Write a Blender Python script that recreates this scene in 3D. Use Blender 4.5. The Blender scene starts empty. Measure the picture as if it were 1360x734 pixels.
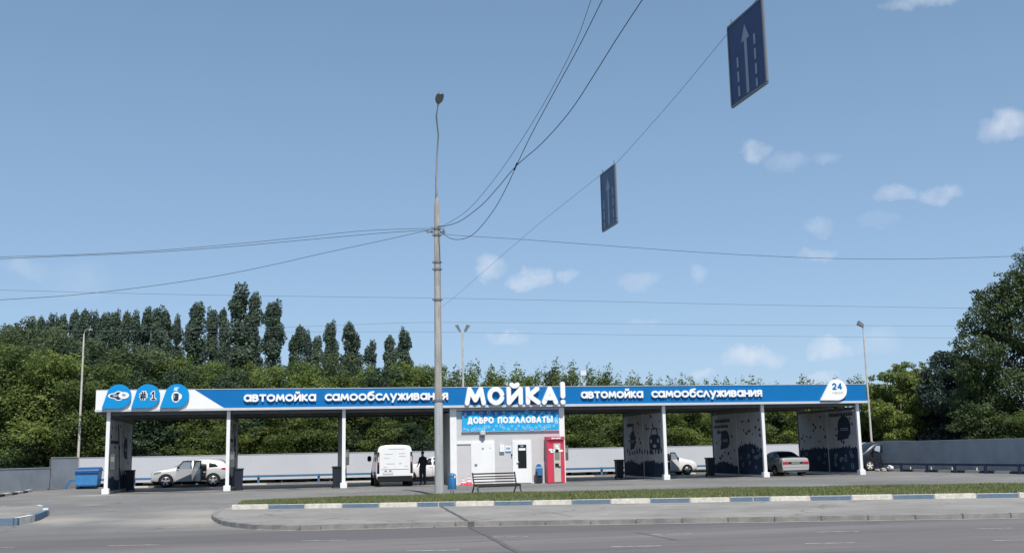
import bpy, bmesh, math, random
from mathutils import Vector, Matrix
from mathutils.bvhtree import BVHTree
R = math.radians
PI = math.pi
scene = bpy.context.scene
COL = scene.collection
rnd = random.Random(7)

# ------------------------------------------------------------------ camera
F, CX, CY = 1414.37, 680.0, 367.0            # focal length and centre in pixels of the 1360 px wide photograph
PITCH, ROLL, YAW = 0.164, 0.020, 0.195
CAM = Vector((9.389, -55.72, 1.595))

def ray(px, py):
    a, b = px - CX, py - CY
    cr, sr = math.cos(ROLL), math.sin(ROLL)
    x, y = a * cr - b * sr, a * sr + b * cr
    r, v = x / F, -y / F
    fw = math.cos(PITCH) - v * math.sin(PITCH); u = math.sin(PITCH) + v * math.cos(PITCH)
    c, s = math.cos(YAW), math.sin(YAW)
    return Vector((r * c + fw * s, -r * s + fw * c, u))
def G(px, py, z=0.0):                        # point of a horizontal plane seen at a pixel (surveying aid)
    r = ray(px, py); return CAM + r * ((z - CAM.z) / r.z)
def V(px, py, Y):                            # point of the vertical plane y = Y
    r = ray(px, py); return CAM + r * ((Y - CAM.y) / r.y)

cd = bpy.data.cameras.new('camera'); cam = bpy.data.objects.new('camera', cd); COL.objects.link(cam)
cd.sensor_width = 36.0; cd.lens = 36.0 * F / 1360.0; cd.clip_end = 9000; cd.clip_start = 0.1
cam.matrix_world = (Matrix.Translation(CAM) @ Matrix.Rotation(-YAW, 4, 'Z') @ Matrix.Rotation(PI / 2 + PITCH, 4, 'X') @ Matrix.Rotation(-ROLL, 4, 'Z'))
scene.camera = cam

# ------------------------------------------------------------------ materials
MATS = {}
def mat(name, col, rough=0.6, metal=0.0, var=0.0, scale=4.0, bump=0.0, bscale=30.0, spec=0.5, col2=None, coat=0.0, stretch=None, trans=0.0):
    """procedural material: base colour varied by noise towards col2 (or a darker tone)"""
    if name in MATS: return MATS[name]
    m = bpy.data.materials.new(name); m.use_nodes = True; nt = m.node_tree; N = nt.nodes; L = nt.links
    b = N['Principled BSDF']
    b.inputs['Roughness'].default_value = rough; b.inputs['Metallic'].default_value = metal
    b.inputs['Specular IOR Level'].default_value = spec
    b.inputs['Coat Weight'].default_value = coat; b.inputs['Coat Roughness'].default_value = 0.08
    b.inputs['Base Color'].default_value = (*col, 1)
    tc = N.new('ShaderNodeTexCoord'); src = tc.outputs['Object']
    if stretch:
        mp = N.new('ShaderNodeMapping'); mp.inputs['Scale'].default_value = stretch; L.new(src, mp.inputs[0]); src = mp.outputs[0]
    if var > 0 or col2:
        nz = N.new('ShaderNodeTexNoise'); nz.inputs['Scale'].default_value = scale; nz.inputs['Detail'].default_value = 6; nz.inputs['Roughness'].default_value = 0.62
        L.new(src, nz.inputs['Vector'])
        rp = N.new('ShaderNodeValToRGB'); c2 = col2 or tuple(c * (1 - var) for c in col)
        rp.color_ramp.elements[0].position = 0.35; rp.color_ramp.elements[1].position = 0.65
        rp.color_ramp.elements[0].color = (*c2, 1); rp.color_ramp.elements[1].color = (*col, 1)
        L.new(nz.outputs['Fac'], rp.inputs[0]); L.new(rp.outputs[0], b.inputs['Base Color'])
        mr = N.new('ShaderNodeMapRange'); mr.inputs['To Min'].default_value = min(1, rough + 0.12); mr.inputs['To Max'].default_value = max(0.02, rough - 0.05)
        L.new(nz.outputs['Fac'], mr.inputs[0]); L.new(mr.outputs[0], b.inputs['Roughness'])
    if bump > 0:
        n2 = N.new('ShaderNodeTexNoise'); n2.inputs['Scale'].default_value = bscale; n2.inputs['Detail'].default_value = 5
        L.new(tc.outputs['Object'], n2.inputs['Vector'])
        bp = N.new('ShaderNodeBump'); bp.inputs['Strength'].default_value = bump; bp.inputs['Distance'].default_value = 0.02
        L.new(n2.outputs['Fac'], bp.inputs['Height']); L.new(bp.outputs[0], b.inputs['Normal'])
    MATS[name] = m; return m

def ground_mat(name, cols, fine=60.0, patch=0.25, extra=None, rough=0.9, stretch=(1, 1, 1), bump=0.5, spots=None, spotcol=None, spots2=None, spotcol2=None):
    """asphalt-like: large patches x medium stains x fine aggregate"""
    m = bpy.data.materials.new(name); m.use_nodes = True; nt = m.node_tree; N = nt.nodes; L = nt.links
    b = N['Principled BSDF']; b.inputs['Roughness'].default_value = rough; b.inputs['Specular IOR Level'].default_value = 0.3
    tc = N.new('ShaderNodeTexCoord')
    mp = N.new('ShaderNodeMapping'); mp.inputs['Scale'].default_value = stretch; mp.inputs['Rotation'].default_value = (0, 0, R(15)); L.new(tc.outputs['Object'], mp.inputs[0])
    def noise(s, d=5, v=mp.outputs[0], r=0.6):
        n = N.new('ShaderNodeTexNoise'); n.inputs['Scale'].default_value = s; n.inputs['Detail'].default_value = d; n.inputs['Roughness'].default_value = r; L.new(v, n.inputs['Vector']); return n.outputs['Fac']
    def ramp(f, p0, p1, c0, c1):
        r = N.new('ShaderNodeValToRGB'); e = r.color_ramp.elements; e[0].position = p0; e[1].position = p1; e[0].color = (*c0, 1); e[1].color = (*c1, 1); L.new(f, r.inputs[0]); return r.outputs[0]
    base = ramp(noise(patch, 6), 0.38, 0.62, cols[0], cols[1])
    def mul(a, f, lo, hi):
        mr = N.new('ShaderNodeMapRange'); mr.inputs['From Min'].default_value = .3; mr.inputs['From Max'].default_value = .7; mr.inputs['To Min'].default_value = lo; mr.inputs['To Max'].default_value = hi; L.new(f, mr.inputs[0])
        vm = N.new('ShaderNodeVectorMath'); vm.operation = 'SCALE'; L.new(a, vm.inputs[0]); L.new(mr.outputs[0], vm.inputs['Scale']); return vm.outputs[0]
    c = mul(base, noise(1.7, 7, r=.7), .86, 1.1)
    c = mul(c, noise(fine, 3, tc.outputs['Object']), .8, 1.2)
    # cracks and old joints
    vo = N.new('ShaderNodeTexVoronoi'); vo.feature = 'DISTANCE_TO_EDGE'; vo.inputs['Scale'].default_value = 0.22
    nn = N.new('ShaderNodeTexNoise'); nn.inputs['Scale'].default_value = 1.2; nn.inputs['Detail'].default_value = 6; L.new(mp.outputs[0], nn.inputs['Vector'])
    mx = N.new('ShaderNodeMix'); mx.data_type = 'VECTOR'; mx.inputs[0].default_value = 0.55; L.new(mp.outputs[0], mx.inputs[4]); L.new(nn.outputs['Color'], mx.inputs[5]); L.new(mx.outputs[1], vo.inputs['Vector'])
    cr = N.new('ShaderNodeMapRange'); cr.inputs['From Min'].default_value = 0.0; cr.inputs['From Max'].default_value = 0.006; cr.inputs['To Min'].default_value = 0.62; cr.inputs['To Max'].default_value = 1.0; L.new(vo.outputs['Distance'], cr.inputs[0])
    vm = N.new('ShaderNodeVectorMath'); vm.operation = 'SCALE'; L.new(c, vm.inputs[0]); L.new(cr.outputs[0], vm.inputs['Scale']); c = vm.outputs[0]
    if extra:            # sandy / pale deposits
        f = noise(extra[1], 6); rr = N.new('ShaderNodeMapRange'); rr.inputs['From Min'].default_value = extra[2]; rr.inputs['From Max'].default_value = extra[2] + .12; L.new(f, rr.inputs[0])
        mc = N.new('ShaderNodeMix'); mc.data_type = 'RGBA'; L.new(rr.outputs[0], mc.inputs[0]); L.new(c, mc.inputs[6]); mc.inputs[7].default_value = (*extra[0], 1); c = mc.outputs[2]
    for sp, sc in ((spots, spotcol), (spots2, spotcol2)):      # dust and oil patches with ragged edges at real places
        if not sp: continue
        nz_ = N.new('ShaderNodeTexNoise'); nz_.inputs['Scale'].default_value = .9; nz_.inputs['Detail'].default_value = 7; nz_.inputs['Roughness'].default_value = .7; L.new(tc.outputs['Object'], nz_.inputs['Vector'])
        for (sx, sy, sr, sa) in sp:
            vd = N.new('ShaderNodeVectorMath'); vd.operation = 'DISTANCE'; L.new(tc.outputs['Object'], vd.inputs[0]); vd.inputs[1].default_value = (sx, sy, 0)
            m1 = N.new('ShaderNodeMath'); m1.operation = 'MULTIPLY_ADD'; L.new(nz_.outputs['Fac'], m1.inputs[0]); m1.inputs[1].default_value = sr * 1.8; L.new(vd.outputs['Value'], m1.inputs[2])
            r1 = N.new('ShaderNodeMapRange'); r1.inputs['From Min'].default_value = sr * 1.1; r1.inputs['From Max'].default_value = sr * 2.0; r1.inputs['To Min'].default_value = sa; r1.inputs['To Max'].default_value = 0; L.new(m1.outputs[0], r1.inputs[0])
            mc = N.new('ShaderNodeMix'); mc.data_type = 'RGBA'; L.new(r1.outputs[0], mc.inputs[0]); L.new(c, mc.inputs[6]); mc.inputs[7].default_value = (*sc, 1); c = mc.outputs[2]
    L.new(c, b.inputs['Base Color'])
    bp = N.new('ShaderNodeBump'); bp.inputs['Strength'].default_value = bump; bp.inputs['Distance'].default_value = 0.01
    L.new(noise(fine * 1.3, 3, tc.outputs['Object']), bp.inputs['Height']); L.new(bp.outputs[0], b.inputs['Normal'])
    MATS[name] = m; return m

def leaf_mat(name, dark, light, transl=0.25):
    m = bpy.data.materials.new(name); m.use_nodes = True; nt = m.node_tree; N = nt.nodes; L = nt.links
    b = N['Principled BSDF']; b.inputs['Roughness'].default_value = 0.55; b.inputs['Specular IOR Level'].default_value = 0.25
    at = N.new('ShaderNodeAttribute'); at.attribute_name = 'tone'
    oi = N.new('ShaderNodeObjectInfo')
    md = N.new('ShaderNodeMath'); md.operation = 'MULTIPLY_ADD'; L.new(oi.outputs['Random'], md.inputs[0]); md.inputs[1].default_value = 0.3; L.new(at.outputs['Fac'], md.inputs[2])
    rp = N.new('ShaderNodeValToRGB'); rp.color_ramp.elements[0].position = 0.1; rp.color_ramp.elements[1].position = 1.2
    rp.color_ramp.elements[0].color = (*dark, 1); rp.color_ramp.elements[1].color = (*light, 1); L.new(md.outputs[0], rp.inputs[0])
    L.new(rp.outputs[0], b.inputs['Base Color'])
    tr = N.new('ShaderNodeBsdfTranslucent'); L.new(rp.outputs[0], tr.inputs[0])
    ms = N.new('ShaderNodeMixShader'); ms.inputs[0].default_value = transl; L.new(b.outputs[0], ms.inputs[1]); L.new(tr.outputs[0], ms.inputs[2])
    L.new(ms.outputs[0], N['Material Output'].inputs[0]); MATS[name] = m; return m

ground_mat('road_asphalt', ((.122, .116, .118), (.182, .173, .172)), patch=.16, stretch=(.16, 1.5, 1), spots=((2, -34, 7, .25), (22, -36, 5, .2)), spotcol=(.12, .115, .115))
ground_mat('plaza_asphalt', ((.155, .153, .150), (.215, .21, .202)), patch=.13, extra=((.29, .27, .24), .22, .6), spots=((6.6, -25.5, 2.6, .8), (6.2, -21.5, 2.2, .7), (2.6, -23.5, 2.0, .7), (-.3, -.9, 1.5, .7), (9, -27, 3, .4)), spotcol=(.36, .33, .29), spots2=((4.0, -27.5, 1.7, .6), (4.6, -22, 1.6, .5), (20, -5, 3, .4), (30, -6, 4, .35)), spotcol2=(.13, .13, .13))
ground_mat('pavement_asphalt', ((.22, .212, .20), (.285, .272, .255)), patch=.4)
ground_mat('bay_concrete', ((.08, .08, .085), (.34, .335, .33)), patch=.55, rough=.45)
ground_mat('soil', ((.11, .12, .05), (.17, .16, .08)), patch=.3, fine=20)
mat('kerb_grey', (.27, .26, .25), .9, var=.35, scale=3, bump=.6)
mat('kerb_white', (.72, .68, .60), .85, col2=(.5, .47, .43), scale=9, bump=.4)
mat('kerb_blue', (.085, .165, .26), .85, col2=(.15, .19, .23), scale=6, bump=.4)
mat('kerb_black', (.05, .055, .065), .85, var=.3, scale=6)
mat('marking', (.52, .51, .49), .85, col2=(.2, .19, .19), scale=7)
mat('tar', (.075, .072, .072), .8, col2=(.13, .125, .12), scale=2.5)
mat('gutter_dust', (.34, .31, .27), .95, col2=(.2, .19, .18), scale=2.2)
mat('white_paint', (.82, .82, .82), .35, var=.06, scale=2)
mat('fascia_blue', (.004, .155, .43), .5, var=.07, scale=1.2, spec=.2)
mat('fascia_white', (.84, .84, .84), .35, var=.04, scale=2)
mat('trim_grey', (.58, .60, .63), .4, var=.1, scale=3)
mat('letter_white', (.86, .86, .86), .35, var=.03, scale=3)
mat('badge_blue', (.004, .27, .62), .5, var=.05, scale=3, spec=.2)
mat('banner_cyan', (.01, .37, .72), .5, var=.05, scale=3)
mat('banner_deep', (.012, .13, .40), .5)
mat('navy', (.024, .044, .09), .7, var=.3, scale=2, spec=.1)
mat('mark_navy', (.028, .042, .075), .7, spec=.1)
mat('mark_pale', (.26, .36, .48), .6)
mat('banner_ring', (.45, .72, .9), .5)
mat('panel_white_shaded', (.43, .44, .47), .5, col2=(.33, .34, .36), scale=1.3)  # white wall panels, greyed so the colour carries the shade under the canopy
mat('wall_panel', (.56, .555, .56), .5, var=.06, scale=1.5)
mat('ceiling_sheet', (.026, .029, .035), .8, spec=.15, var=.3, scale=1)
mat('steel_grey', (.12, .125, .135), .5, metal=.2, var=.2)
mat('dark_plastic', (.012, .018, .032), .5, var=.2, scale=5)
mat('black_rubber', (.012, .012, .013), .8)
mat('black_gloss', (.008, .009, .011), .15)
mat('glass_dark', (.010, .013, .018), .08, spec=.35)
mat('glass_light', (.30, .36, .42), .08, spec=.9)
mat('rim_metal', (.55, .56, .58), .35, metal=.6)
mat('rim_white', (.75, .75, .74), .4)
mat('car_white', (.80, .80, .80), .28, coat=.6, var=.03, scale=2)
mat('car_pearl', (.60, .61, .62), .3, metal=.25, coat=.6, var=.03, scale=2)
mat('car_silver', (.42, .42, .415), .32, metal=.1, coat=.6, var=.05, scale=2)
mat('car_dark', (.018, .022, .030), .25, coat=.8)
mat('bumper_black', (.014, .015, .017), .7, spec=.2)
mat('lamp_red', (.42, .012, .025), .2, coat=.5)
mat('lamp_clear', (.55, .57, .6), .12, coat=.5)
mat('plate', (.62, .62, .6), .5)
mat('rail_blue', (.055, .17, .33), .55, var=.2, scale=3)
mat('rail_navy', (.018, .036, .08), .55, var=.2, scale=3)
mat('container_blue', (.055, .25, .55), .5, var=.18, scale=4)
mat('container_dark', (.02, .10, .28), .5, var=.18, scale=4)
mat('fence_light', (.55, .565, .60), .5, var=.07, scale=.35)
mat('fence_slate', (.29, .33, .375), .5, var=.2, scale=.7)
mat('urn_blue', (.03, .19, .42), .4, var=.15, scale=5)
mat('bench_black', (.022, .022, .024), .5)
mat('bench_wood', (.050, .038, .032), .6, var=.3, scale=8)
mat('red_paint', (.60, .045, .09), .4, var=.08, scale=3)
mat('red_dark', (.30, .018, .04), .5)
mat('beige_panel', (.52, .50, .45), .5, var=.08)
mat('display', (.22, .23, .2), .2)
mat('cone_red', (.65, .05, .08), .5)
mat('concrete_pole', (.45, .445, .43), .85, col2=(.25, .225, .20), scale=1.3, bump=.6, stretch=(3, 3, .6))
mat('metal_pole', (.42, .44, .45), .5, metal=.0, col2=(.33, .34, .35), scale=2.0, stretch=(3, 3, .5))
mat('pole_white', (.62, .60, .56), .6, col2=(.42, .38, .33), scale=1.5)
mat('cable_grey', (.12, .14, .18), .7)
mat('cable', (.02, .025, .035), .7)
mat('lamp_grey', (.16, .18, .2), .5)
mat('lamp_glass', (.30, .32, .33), .15, spec=.8)
mat('sign_blue', (.018, .045, .14), .5, var=.1)
mat('sign_faded', (.055, .11, .21), .5, var=.1)
mat('sign_mark', (.26, .31, .38), .5)
mat('sign_back', (.45, .46, .48), .5)
mat('bark', (.10, .085, .07), .9, var=.4, scale=6)
mat('skin', (.32, .17, .11), .6)
mat('cloth_black', (.012, .013, .017), .85)
mat('cloth_dark', (.016, .02, .03), .85)
mat('hair', (.01, .008, .007), .7)
mat('stone', (.42, .38, .33), .9, var=.3, scale=8)
mat('rag_white', (.75, .76, .78), .8)
leaf_mat('leaf_green', (.065, .10, .030), (.16, .215, .062), .4)
leaf_mat('leaf_bright', (.09, .135, .036), (.22, .275, .072), .42)
leaf_mat('leaf_olive', (.07, .10, .05), (.135, .175, .08), .4)
leaf_mat('leaf_dark', (.026, .050, .030), (.07, .11, .055), .25)
leaf_mat('leaf_blue', (.022, .038, .036), (.05, .08, .062), .2)
leaf_mat('leaf_deep', (.035, .06, .026), (.095, .135, .05), .3)
leaf_mat('leaf_poplar', (.06, .10, .075), (.13, .18, .125), .38)
leaf_mat('grass_blade', (.085, .125, .04), (.25, .27, .12), .35)

# ------------------------------------------------------------------ mesh helpers
class MB:
    def __init__(s): s.v = []; s.f = []; s.m = []; s.mats = []; s.mi = 0; s.col = []
    def use(s, name):
        if name not in s.mats: s.mats.append(name)
        s.mi = s.mats.index(name); return s
    def add(s, vs, fs):
        o = len(s.v); s.v += [tuple(v) for v in vs]
        for f in fs: s.f.append(tuple(i + o for i in f)); s.m.append(s.mi)
        return s
    def box(s, x0, y0, z0, x1, y1, z1):
        v = [(x, y, z) for x in (x0, x1) for y in (y0, y1) for z in (z0, z1)]
        return s.add(v, [(0, 1, 3, 2), (4, 6, 7, 5), (0, 4, 5, 1), (2, 3, 7, 6), (0, 2, 6, 4), (1, 5, 7, 3)])
    def obox(s, p, q, w, z0, z1):            # upright box along p->q
        p, q = Vector(p[:2]), Vector(q[:2]); d = (q - p).normalized(); n = Vector((-d.y, d.x)) * w / 2
        c = [p - n, q - n, q + n, p + n]
        v = [(a.x, a.y, z0) for a in c] + [(a.x, a.y, z1) for a in c]
        return s.add(v, [(3, 2, 1, 0), (4, 5, 6, 7), (0, 1, 5, 4), (1, 2, 6, 5), (2, 3, 7, 6), (3, 0, 4, 7)])
    def prism(s, pts, fn, d0, d1):           # polygon pts(u,v) extruded from d0 to d1 ; fn(u,v,d)->xyz
        n = len(pts); a = [fn(u, v, d0) for u, v in pts]; b = [fn(u, v, d1) for u, v in pts]
        return s.add(a + b, [tuple(range(n))[::-1], tuple(range(n, 2 * n))] + [(i, (i + 1) % n, n + (i + 1) % n, n + i) for i in range(n)])
    def tube(s, pts, r, n=8, cap=True):
        pts = [Vector(p) for p in pts]; k = len(pts); rr = r if isinstance(r, (list, tuple)) else [r] * k
        vs = []; up = Vector((0, 0, 1)); prev = None
        for i, p in enumerate(pts):
            t = (pts[min(i + 1, k - 1)] - pts[max(i - 1, 0)]).normalized()
            if prev is None:
                a = t.cross(up) if abs(t.z) < .95 else t.cross(Vector((1, 0, 0)))
            else: a = prev - t * prev.dot(t)
            a.normalize(); prev = a; b = t.cross(a)
            vs += [p + (a * math.cos(2 * PI * j / n) + b * math.sin(2 * PI * j / n)) * rr[i] for j in range(n)]
        fs = [(i * n + j, i * n + (j + 1) % n, (i + 1) * n + (j + 1) % n, (i + 1) * n + j) for i in range(k - 1) for j in range(n)]
        if cap: fs += [tuple(range(n))[::-1], tuple((k - 1) * n + j for j in range(n))]
        return s.add(vs, fs)
    def lathe(s, prof, c=(0, 0, 0), n=20, axis='z', cap=True):   # prof: (r, h)
        vs = []
        for r, h in prof:
            for j in range(n):
                a = 2 * PI * j / n; x, y = r * math.cos(a), r * math.sin(a)
                q = (x, y, h) if axis == 'z' else ((x, h, y) if axis == 'y' else (h, x, y))
                vs.append((q[0] + c[0], q[1] + c[1], q[2] + c[2]))
        k = len(prof)
        fs = [(i * n + j, i * n + (j + 1) % n, (i + 1) * n + (j + 1) % n, (i + 1) * n + j) for i in range(k - 1) for j in range(n)]
        if cap: fs += [tuple(range(n))[::-1], tuple((k - 1) * n + j for j in range(n))]
        return s.add(vs, fs)
    def poly(s, pts): return s.add(pts, [tuple(range(len(pts)))])
    def build(s, name, material=None, parent=None, smooth=False, loc=None, bevel=0):
        me = bpy.data.meshes.new(name); me.from_pydata(s.v, [], s.f); me.update()
        names = s.mats or [material]
        for n in names: me.materials.append(MATS[n])
        if s.mats:
            me.polygons.foreach_set('material_index', s.m)
        bm = bmesh.new(); bm.from_mesh(me); bmesh.ops.recalc_face_normals(bm, faces=bm.faces)
        if bevel: 
            bmesh.ops.bevel(bm, geom=[e for e in bm.edges if len(e.link_faces) == 2 and e.calc_face_angle(0) > .6], offset=bevel, segments=2, affect='EDGES', clamp_overlap=True)
        bm.to_mesh(me); bm.free()
        if smooth:
            me.polygons.foreach_set('use_smooth', [True] * len(me.polygons))
            if smooth is not True: me.set_sharp_from_angle(angle=R(smooth))
        o = bpy.data.objects.new(name, me); COL.objects.link(o)
        if parent: o.parent = parent
        if loc: o.location = loc
        return o

def tag(o, label=None, cat=None, group=None, kind=None):
    if label: o['label'] = label
    if cat: o['category'] = cat
    if group: o['group'] = group
    if kind: o['kind'] = kind
    return o
def thing(name, label, cat, loc=(0, 0, 0), rz=0.0, group=None):
    o = bpy.data.objects.new(name, None); o.empty_display_size = .2; COL.objects.link(o); o.location = loc; o.rotation_euler = (0, 0, rz)
    return tag(o, label, cat, group)
def children(o): return [c for c in bpy.data.objects if c.parent == o]
def copy_tree(o, parent=None):
    kids = children(o); c = o.copy(); COL.objects.link(c); c.parent = parent
    for k in kids: copy_tree(k, c)
    return c
def another(o, label, loc, rz=0.0, scale=None):
    c = copy_tree(o); c['label'] = label; c.location = loc; c.rotation_euler = (0, 0, rz)
    if scale: c.scale = scale
    return c
def struct(o, label=None, cat=None): return tag(o, label, cat, kind='structure')

XZ = lambda y0: (lambda u, v, d: (u, y0 - d, v))       # upright face towards -Y, d = how far proud

def circle(cx, cy, r, n=20, ry=None, a0=0, a1=2 * PI):
    full = abs(a1 - a0 - 2 * PI) < 1e-6
    return [(cx + r * math.cos(a0 + (a1 - a0) * i / (n if full else n - 1)), cy + (ry or r) * math.sin(a0 + (a1 - a0) * i / (n if full else n - 1))) for i in range(n)]

def ring(mb, cx, cy, r, t, fn, d0, d1, n=16, ry=None):
    k = (ry or r) / r
    o = circle(cx, cy, r, n, r * k); i = circle(cx, cy, r - t, n, (r - t) * k)
    vs = [fn(u, v, d0) for u, v in o] + [fn(u, v, d0) for u, v in i] + [fn(u, v, d1) for u, v in o] + [fn(u, v, d1) for u, v in i]
    fs = []
    for j in range(n):
        q = (j + 1) % n
        fs += [(j, q, 2 * n + q, 2 * n + j), (n + q, n + j, 3 * n + j, 3 * n + q), (2 * n + j, 2 * n + q, 3 * n + q, 3 * n + j)]
    mb.add(vs, fs)

# ------------------------------------------------------------------ lettering made of round-ended strokes
def arc(cx, cy, rx, ry, a0, a1, n=10): return [(cx + rx * math.cos(R(a0 + (a1 - a0) * i / n)), cy + ry * math.sin(R(a0 + (a1 - a0) * i / n))) for i in range(n + 1)]
GL = {
 'а': (.88, [arc(.44, .5, .44, .5, 0, 360, 16), [(.88, 0), (.88, 1)]]),
 'в': (.68, [[(0, 0), (0, 1), (.42, 1), (.58, .9), (.6, .76), (.52, .6), (.4, .54), (0, .54)], [(.4, .54), (.6, .46), (.68, .28), (.6, .08), (.42, 0), (0, 0)]]),
 'т': (.76, [[(0, 1), (.76, 1)], [(.38, 1), (.38, 0)]]),
 'о': (.98, [arc(.49, .5, .49, .5, 0, 360, 18)]),
 'м': (1.04, [[(0, 0), (.14, 1), (.52, .22), (.9, 1), (1.04, 0)]]),
 'и': (.74, [[(0, 1), (0, 0), (.74, 1), (.74, 0)]]),
 'й': (.74, [[(0, 1), (0, 0), (.74, 1), (.74, 0)], [(.17, 1.46), (.37, 1.34), (.57, 1.46)]]),
 'к': (.66, [[(0, 0), (0, 1)], [(.62, 1), (.06, .5), (.66, 0)]]),
 'с': (.74, [arc(.49, .5, .49, .5, 50, 310, 12)]),
 'л': (.8, [[(0, 0), (.4, 1), (.8, 0)]]),
 'у': (.8, [[(0, 1), (.42, .1)], [(.8, 1), (.26, -.42)]]),
 'ж': (1.0, [[(.5, 0), (.5, 1)], [(0, 1), (.46, .5), (0, 0)], [(1, 1), (.54, .5), (1, 0)]]),
 'н': (.74, [[(0, 0), (0, 1)], [(.74, 0), (.74, 1)], [(0, .5), (.74, .5)]]),
 'я': (.66, [[(.66, 0), (.66, 1), (.25, 1), (.06, .9), (0, .74), (.06, .57), (.25, .48), (.66, .48)], [(.32, .46), (.02, 0)]]),
 'б': (.88, [arc(.44, .46, .44, .48, 0, 360, 16), [(.0, .5), (.06, 1.02), (.26, 1.28), (.8, 1.42)]]),
 'ч': (.66, [[(0, 1), (0, .66), (.12, .48), (.66, .48)], [(.66, 1), (.66, 0)]]),
 'М': (1.02, [[(0, 0), (.16, 1), (.51, .22), (.86, 1), (1.02, 0)]]),
 'О': (1.0, [arc(.5, .5, .5, .5, 0, 360, 22)]),
 'Й': (.76, [[(0, 1), (0, 0), (.76, 1), (.76, 0)], [(.2, 1.32), (.30, 1.22), (.46, 1.22), (.56, 1.32)]]),
 'К': (.68, [[(0, 0), (0, 1)], [(.62, 1), (.08, .5), (.68, 0)]]),
 'А': (.9, [[(0, 0), (.45, 1), (.9, 0)], [(.2, .32), (.7, .32)]]),
 'Д': (.9, [[(.16, 0), (.34, 1), (.74, 1), (.74, 0)], [(0, -.16), (0, 0), (.9, 0), (.9, -.16)]]),
 'Б': (.66, [[(.6, 1), (0, 1), (0, 0), (.45, 0), (.64, .12), (.66, .3), (.6, .48), (.42, .57), (0, .57)]]),
 'Р': (.62, [[(0, 0), (0, 1), (.4, 1), (.58, .9), (.62, .72), (.56, .54), (.4, .45), (0, .45)]]),
 'П': (.76, [[(0, 0), (0, 1), (.76, 1), (.76, 0)]]),
 'Ж': (1.06, [[(.53, 0), (.53, 1)], [(0, 1), (.48, .5), (0, 0)], [(1.06, 1), (.58, .5), (1.06, 0)]]),
 'Л': (.84, [[(0, 0), (.42, 1), (.84, 0)]]),
 'В': (.66, [[(0, 0), (0, 1), (.42, 1), (.58, .9), (.6, .76), (.52, .6), (.4, .54), (0, .54)], [(.4, .54), (.58, .46), (.66, .28), (.58, .08), (.42, 0), (0, 0)]]),
 'Т': (.8, [[(0, 1), (.8, 1)], [(.4, 1), (.4, 0)]]),
 'Ь': (.6, [[(0, 1), (0, 0), (.4, 0), (.56, .1), (.6, .28), (.54, .45), (.38, .54), (0, .54)]]),
 '!': (.0, [[(0, .34), (0, 1.08)], [(0, 0), (0, .02)]]),
 '2': (.62, [arc(.31, .68, .31, .32, 165, -35, 8) + [(0, 0), (.64, 0)]]),
 '4': (.66, [[(.5, 0), (.5, 1), (0, .28), (.68, .28)]]),
 '1': (.4, [[(0, .78), (.24, 1), (.24, 0)], [(0, 0), (.46, 0)]]),
 '#': (.74, [[(.18, 0), (.3, 1)], [(.46, 0), (.58, 1)], [(0, .66), (.76, .66)], [(0, .32), (.76, .32)]]),
}
def stroke(mb, pts, t, fn, d0, d1, step=.0016, nseg=6):
    k = 0
    for a, b in zip(pts[:-1], pts[1:]):
        dx, dy = b[0] - a[0], b[1] - a[1]; L_ = math.hypot(dx, dy) or 1e-6; an = math.atan2(dy, dx)
        P = [(b[0] + t / 2 * math.cos(an - PI / 2 + PI * i / nseg), b[1] + t / 2 * math.sin(an - PI / 2 + PI * i / nseg)) for i in range(nseg + 1)]
        P += [(a[0] + t / 2 * math.cos(an + PI / 2 + PI * i / nseg), a[1] + t / 2 * math.sin(an + PI / 2 + PI * i / nseg)) for i in range(nseg + 1)]
        mb.prism(P, fn, d0, d1 + step * (k % 7)); k += 1
def text(mb, s, x0, x1, z0, h, t, fn, d0, d1, gap=.3, space=.7):
    """letters between x0 and x1 (outer), base line z0, outer height h, stroke t"""
    adv = sum((GL[c][0] if c != ' ' else space) for c in s); n = len(s)
    hc = h - t; tot = x1 - x0 - t * 1.0
    # gaps hold stroke width too
    g = gap * hc + t * .55
    sx = (tot - g * (n - 1)) / adv
    x = x0 + t / 2
    for ci, c in enumerate(s):
        if c == ' ': x += space * sx + g; continue
        w, st = GL[c]
        for k, p in enumerate(st):
            stroke(mb, [(x + u * sx, z0 + t / 2 + v * hc) for u, v in p], t, fn, d0, d1 + .011 * (k % 3) * (t / .1) * .3)
        x += w * sx + g

# ------------------------------------------------------------------ the ground
ME = 900
def sheet(name, pts, z, m, mname=None):
    return struct(MB().poly([(p[0], p[1], z) for p in pts]).build(name, m))
sheet('ground', [(-ME, -ME), (ME, -ME), (ME, ME), (-ME, ME)], -0.03, 'soil')
sl = -0.275
def road_y(x): return -31.55 + sl * (x - 12.4)
sheet('plaza', [(-60, road_y(-60) - 2), (90, road_y(90) - 2), (90, 30), (47.2, 15.0), (-4.4, 15.0), (-60, 15)], 0.0, 'plaza_asphalt')
sheet('road', [(-160, road_y(-160)), (-160, road_y(-160) - 60), (190, road_y(190) - 60), (190, road_y(190))], 0.004, 'road_asphalt')
# concrete floor of the wash bays
fl = MB()
for i in (0, 1, 2, 4, 5, 6):
    fl.poly([(i * 5.728 + .12, .25, .006), ((i + 1) * 5.728 - .12, .25, .006), ((i + 1) * 5.728 - .12, 9.2, .006), (i * 5.728 + .12, 9.2, .006)])
struct(fl.build('bay_floor', 'bay_concrete'))

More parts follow.
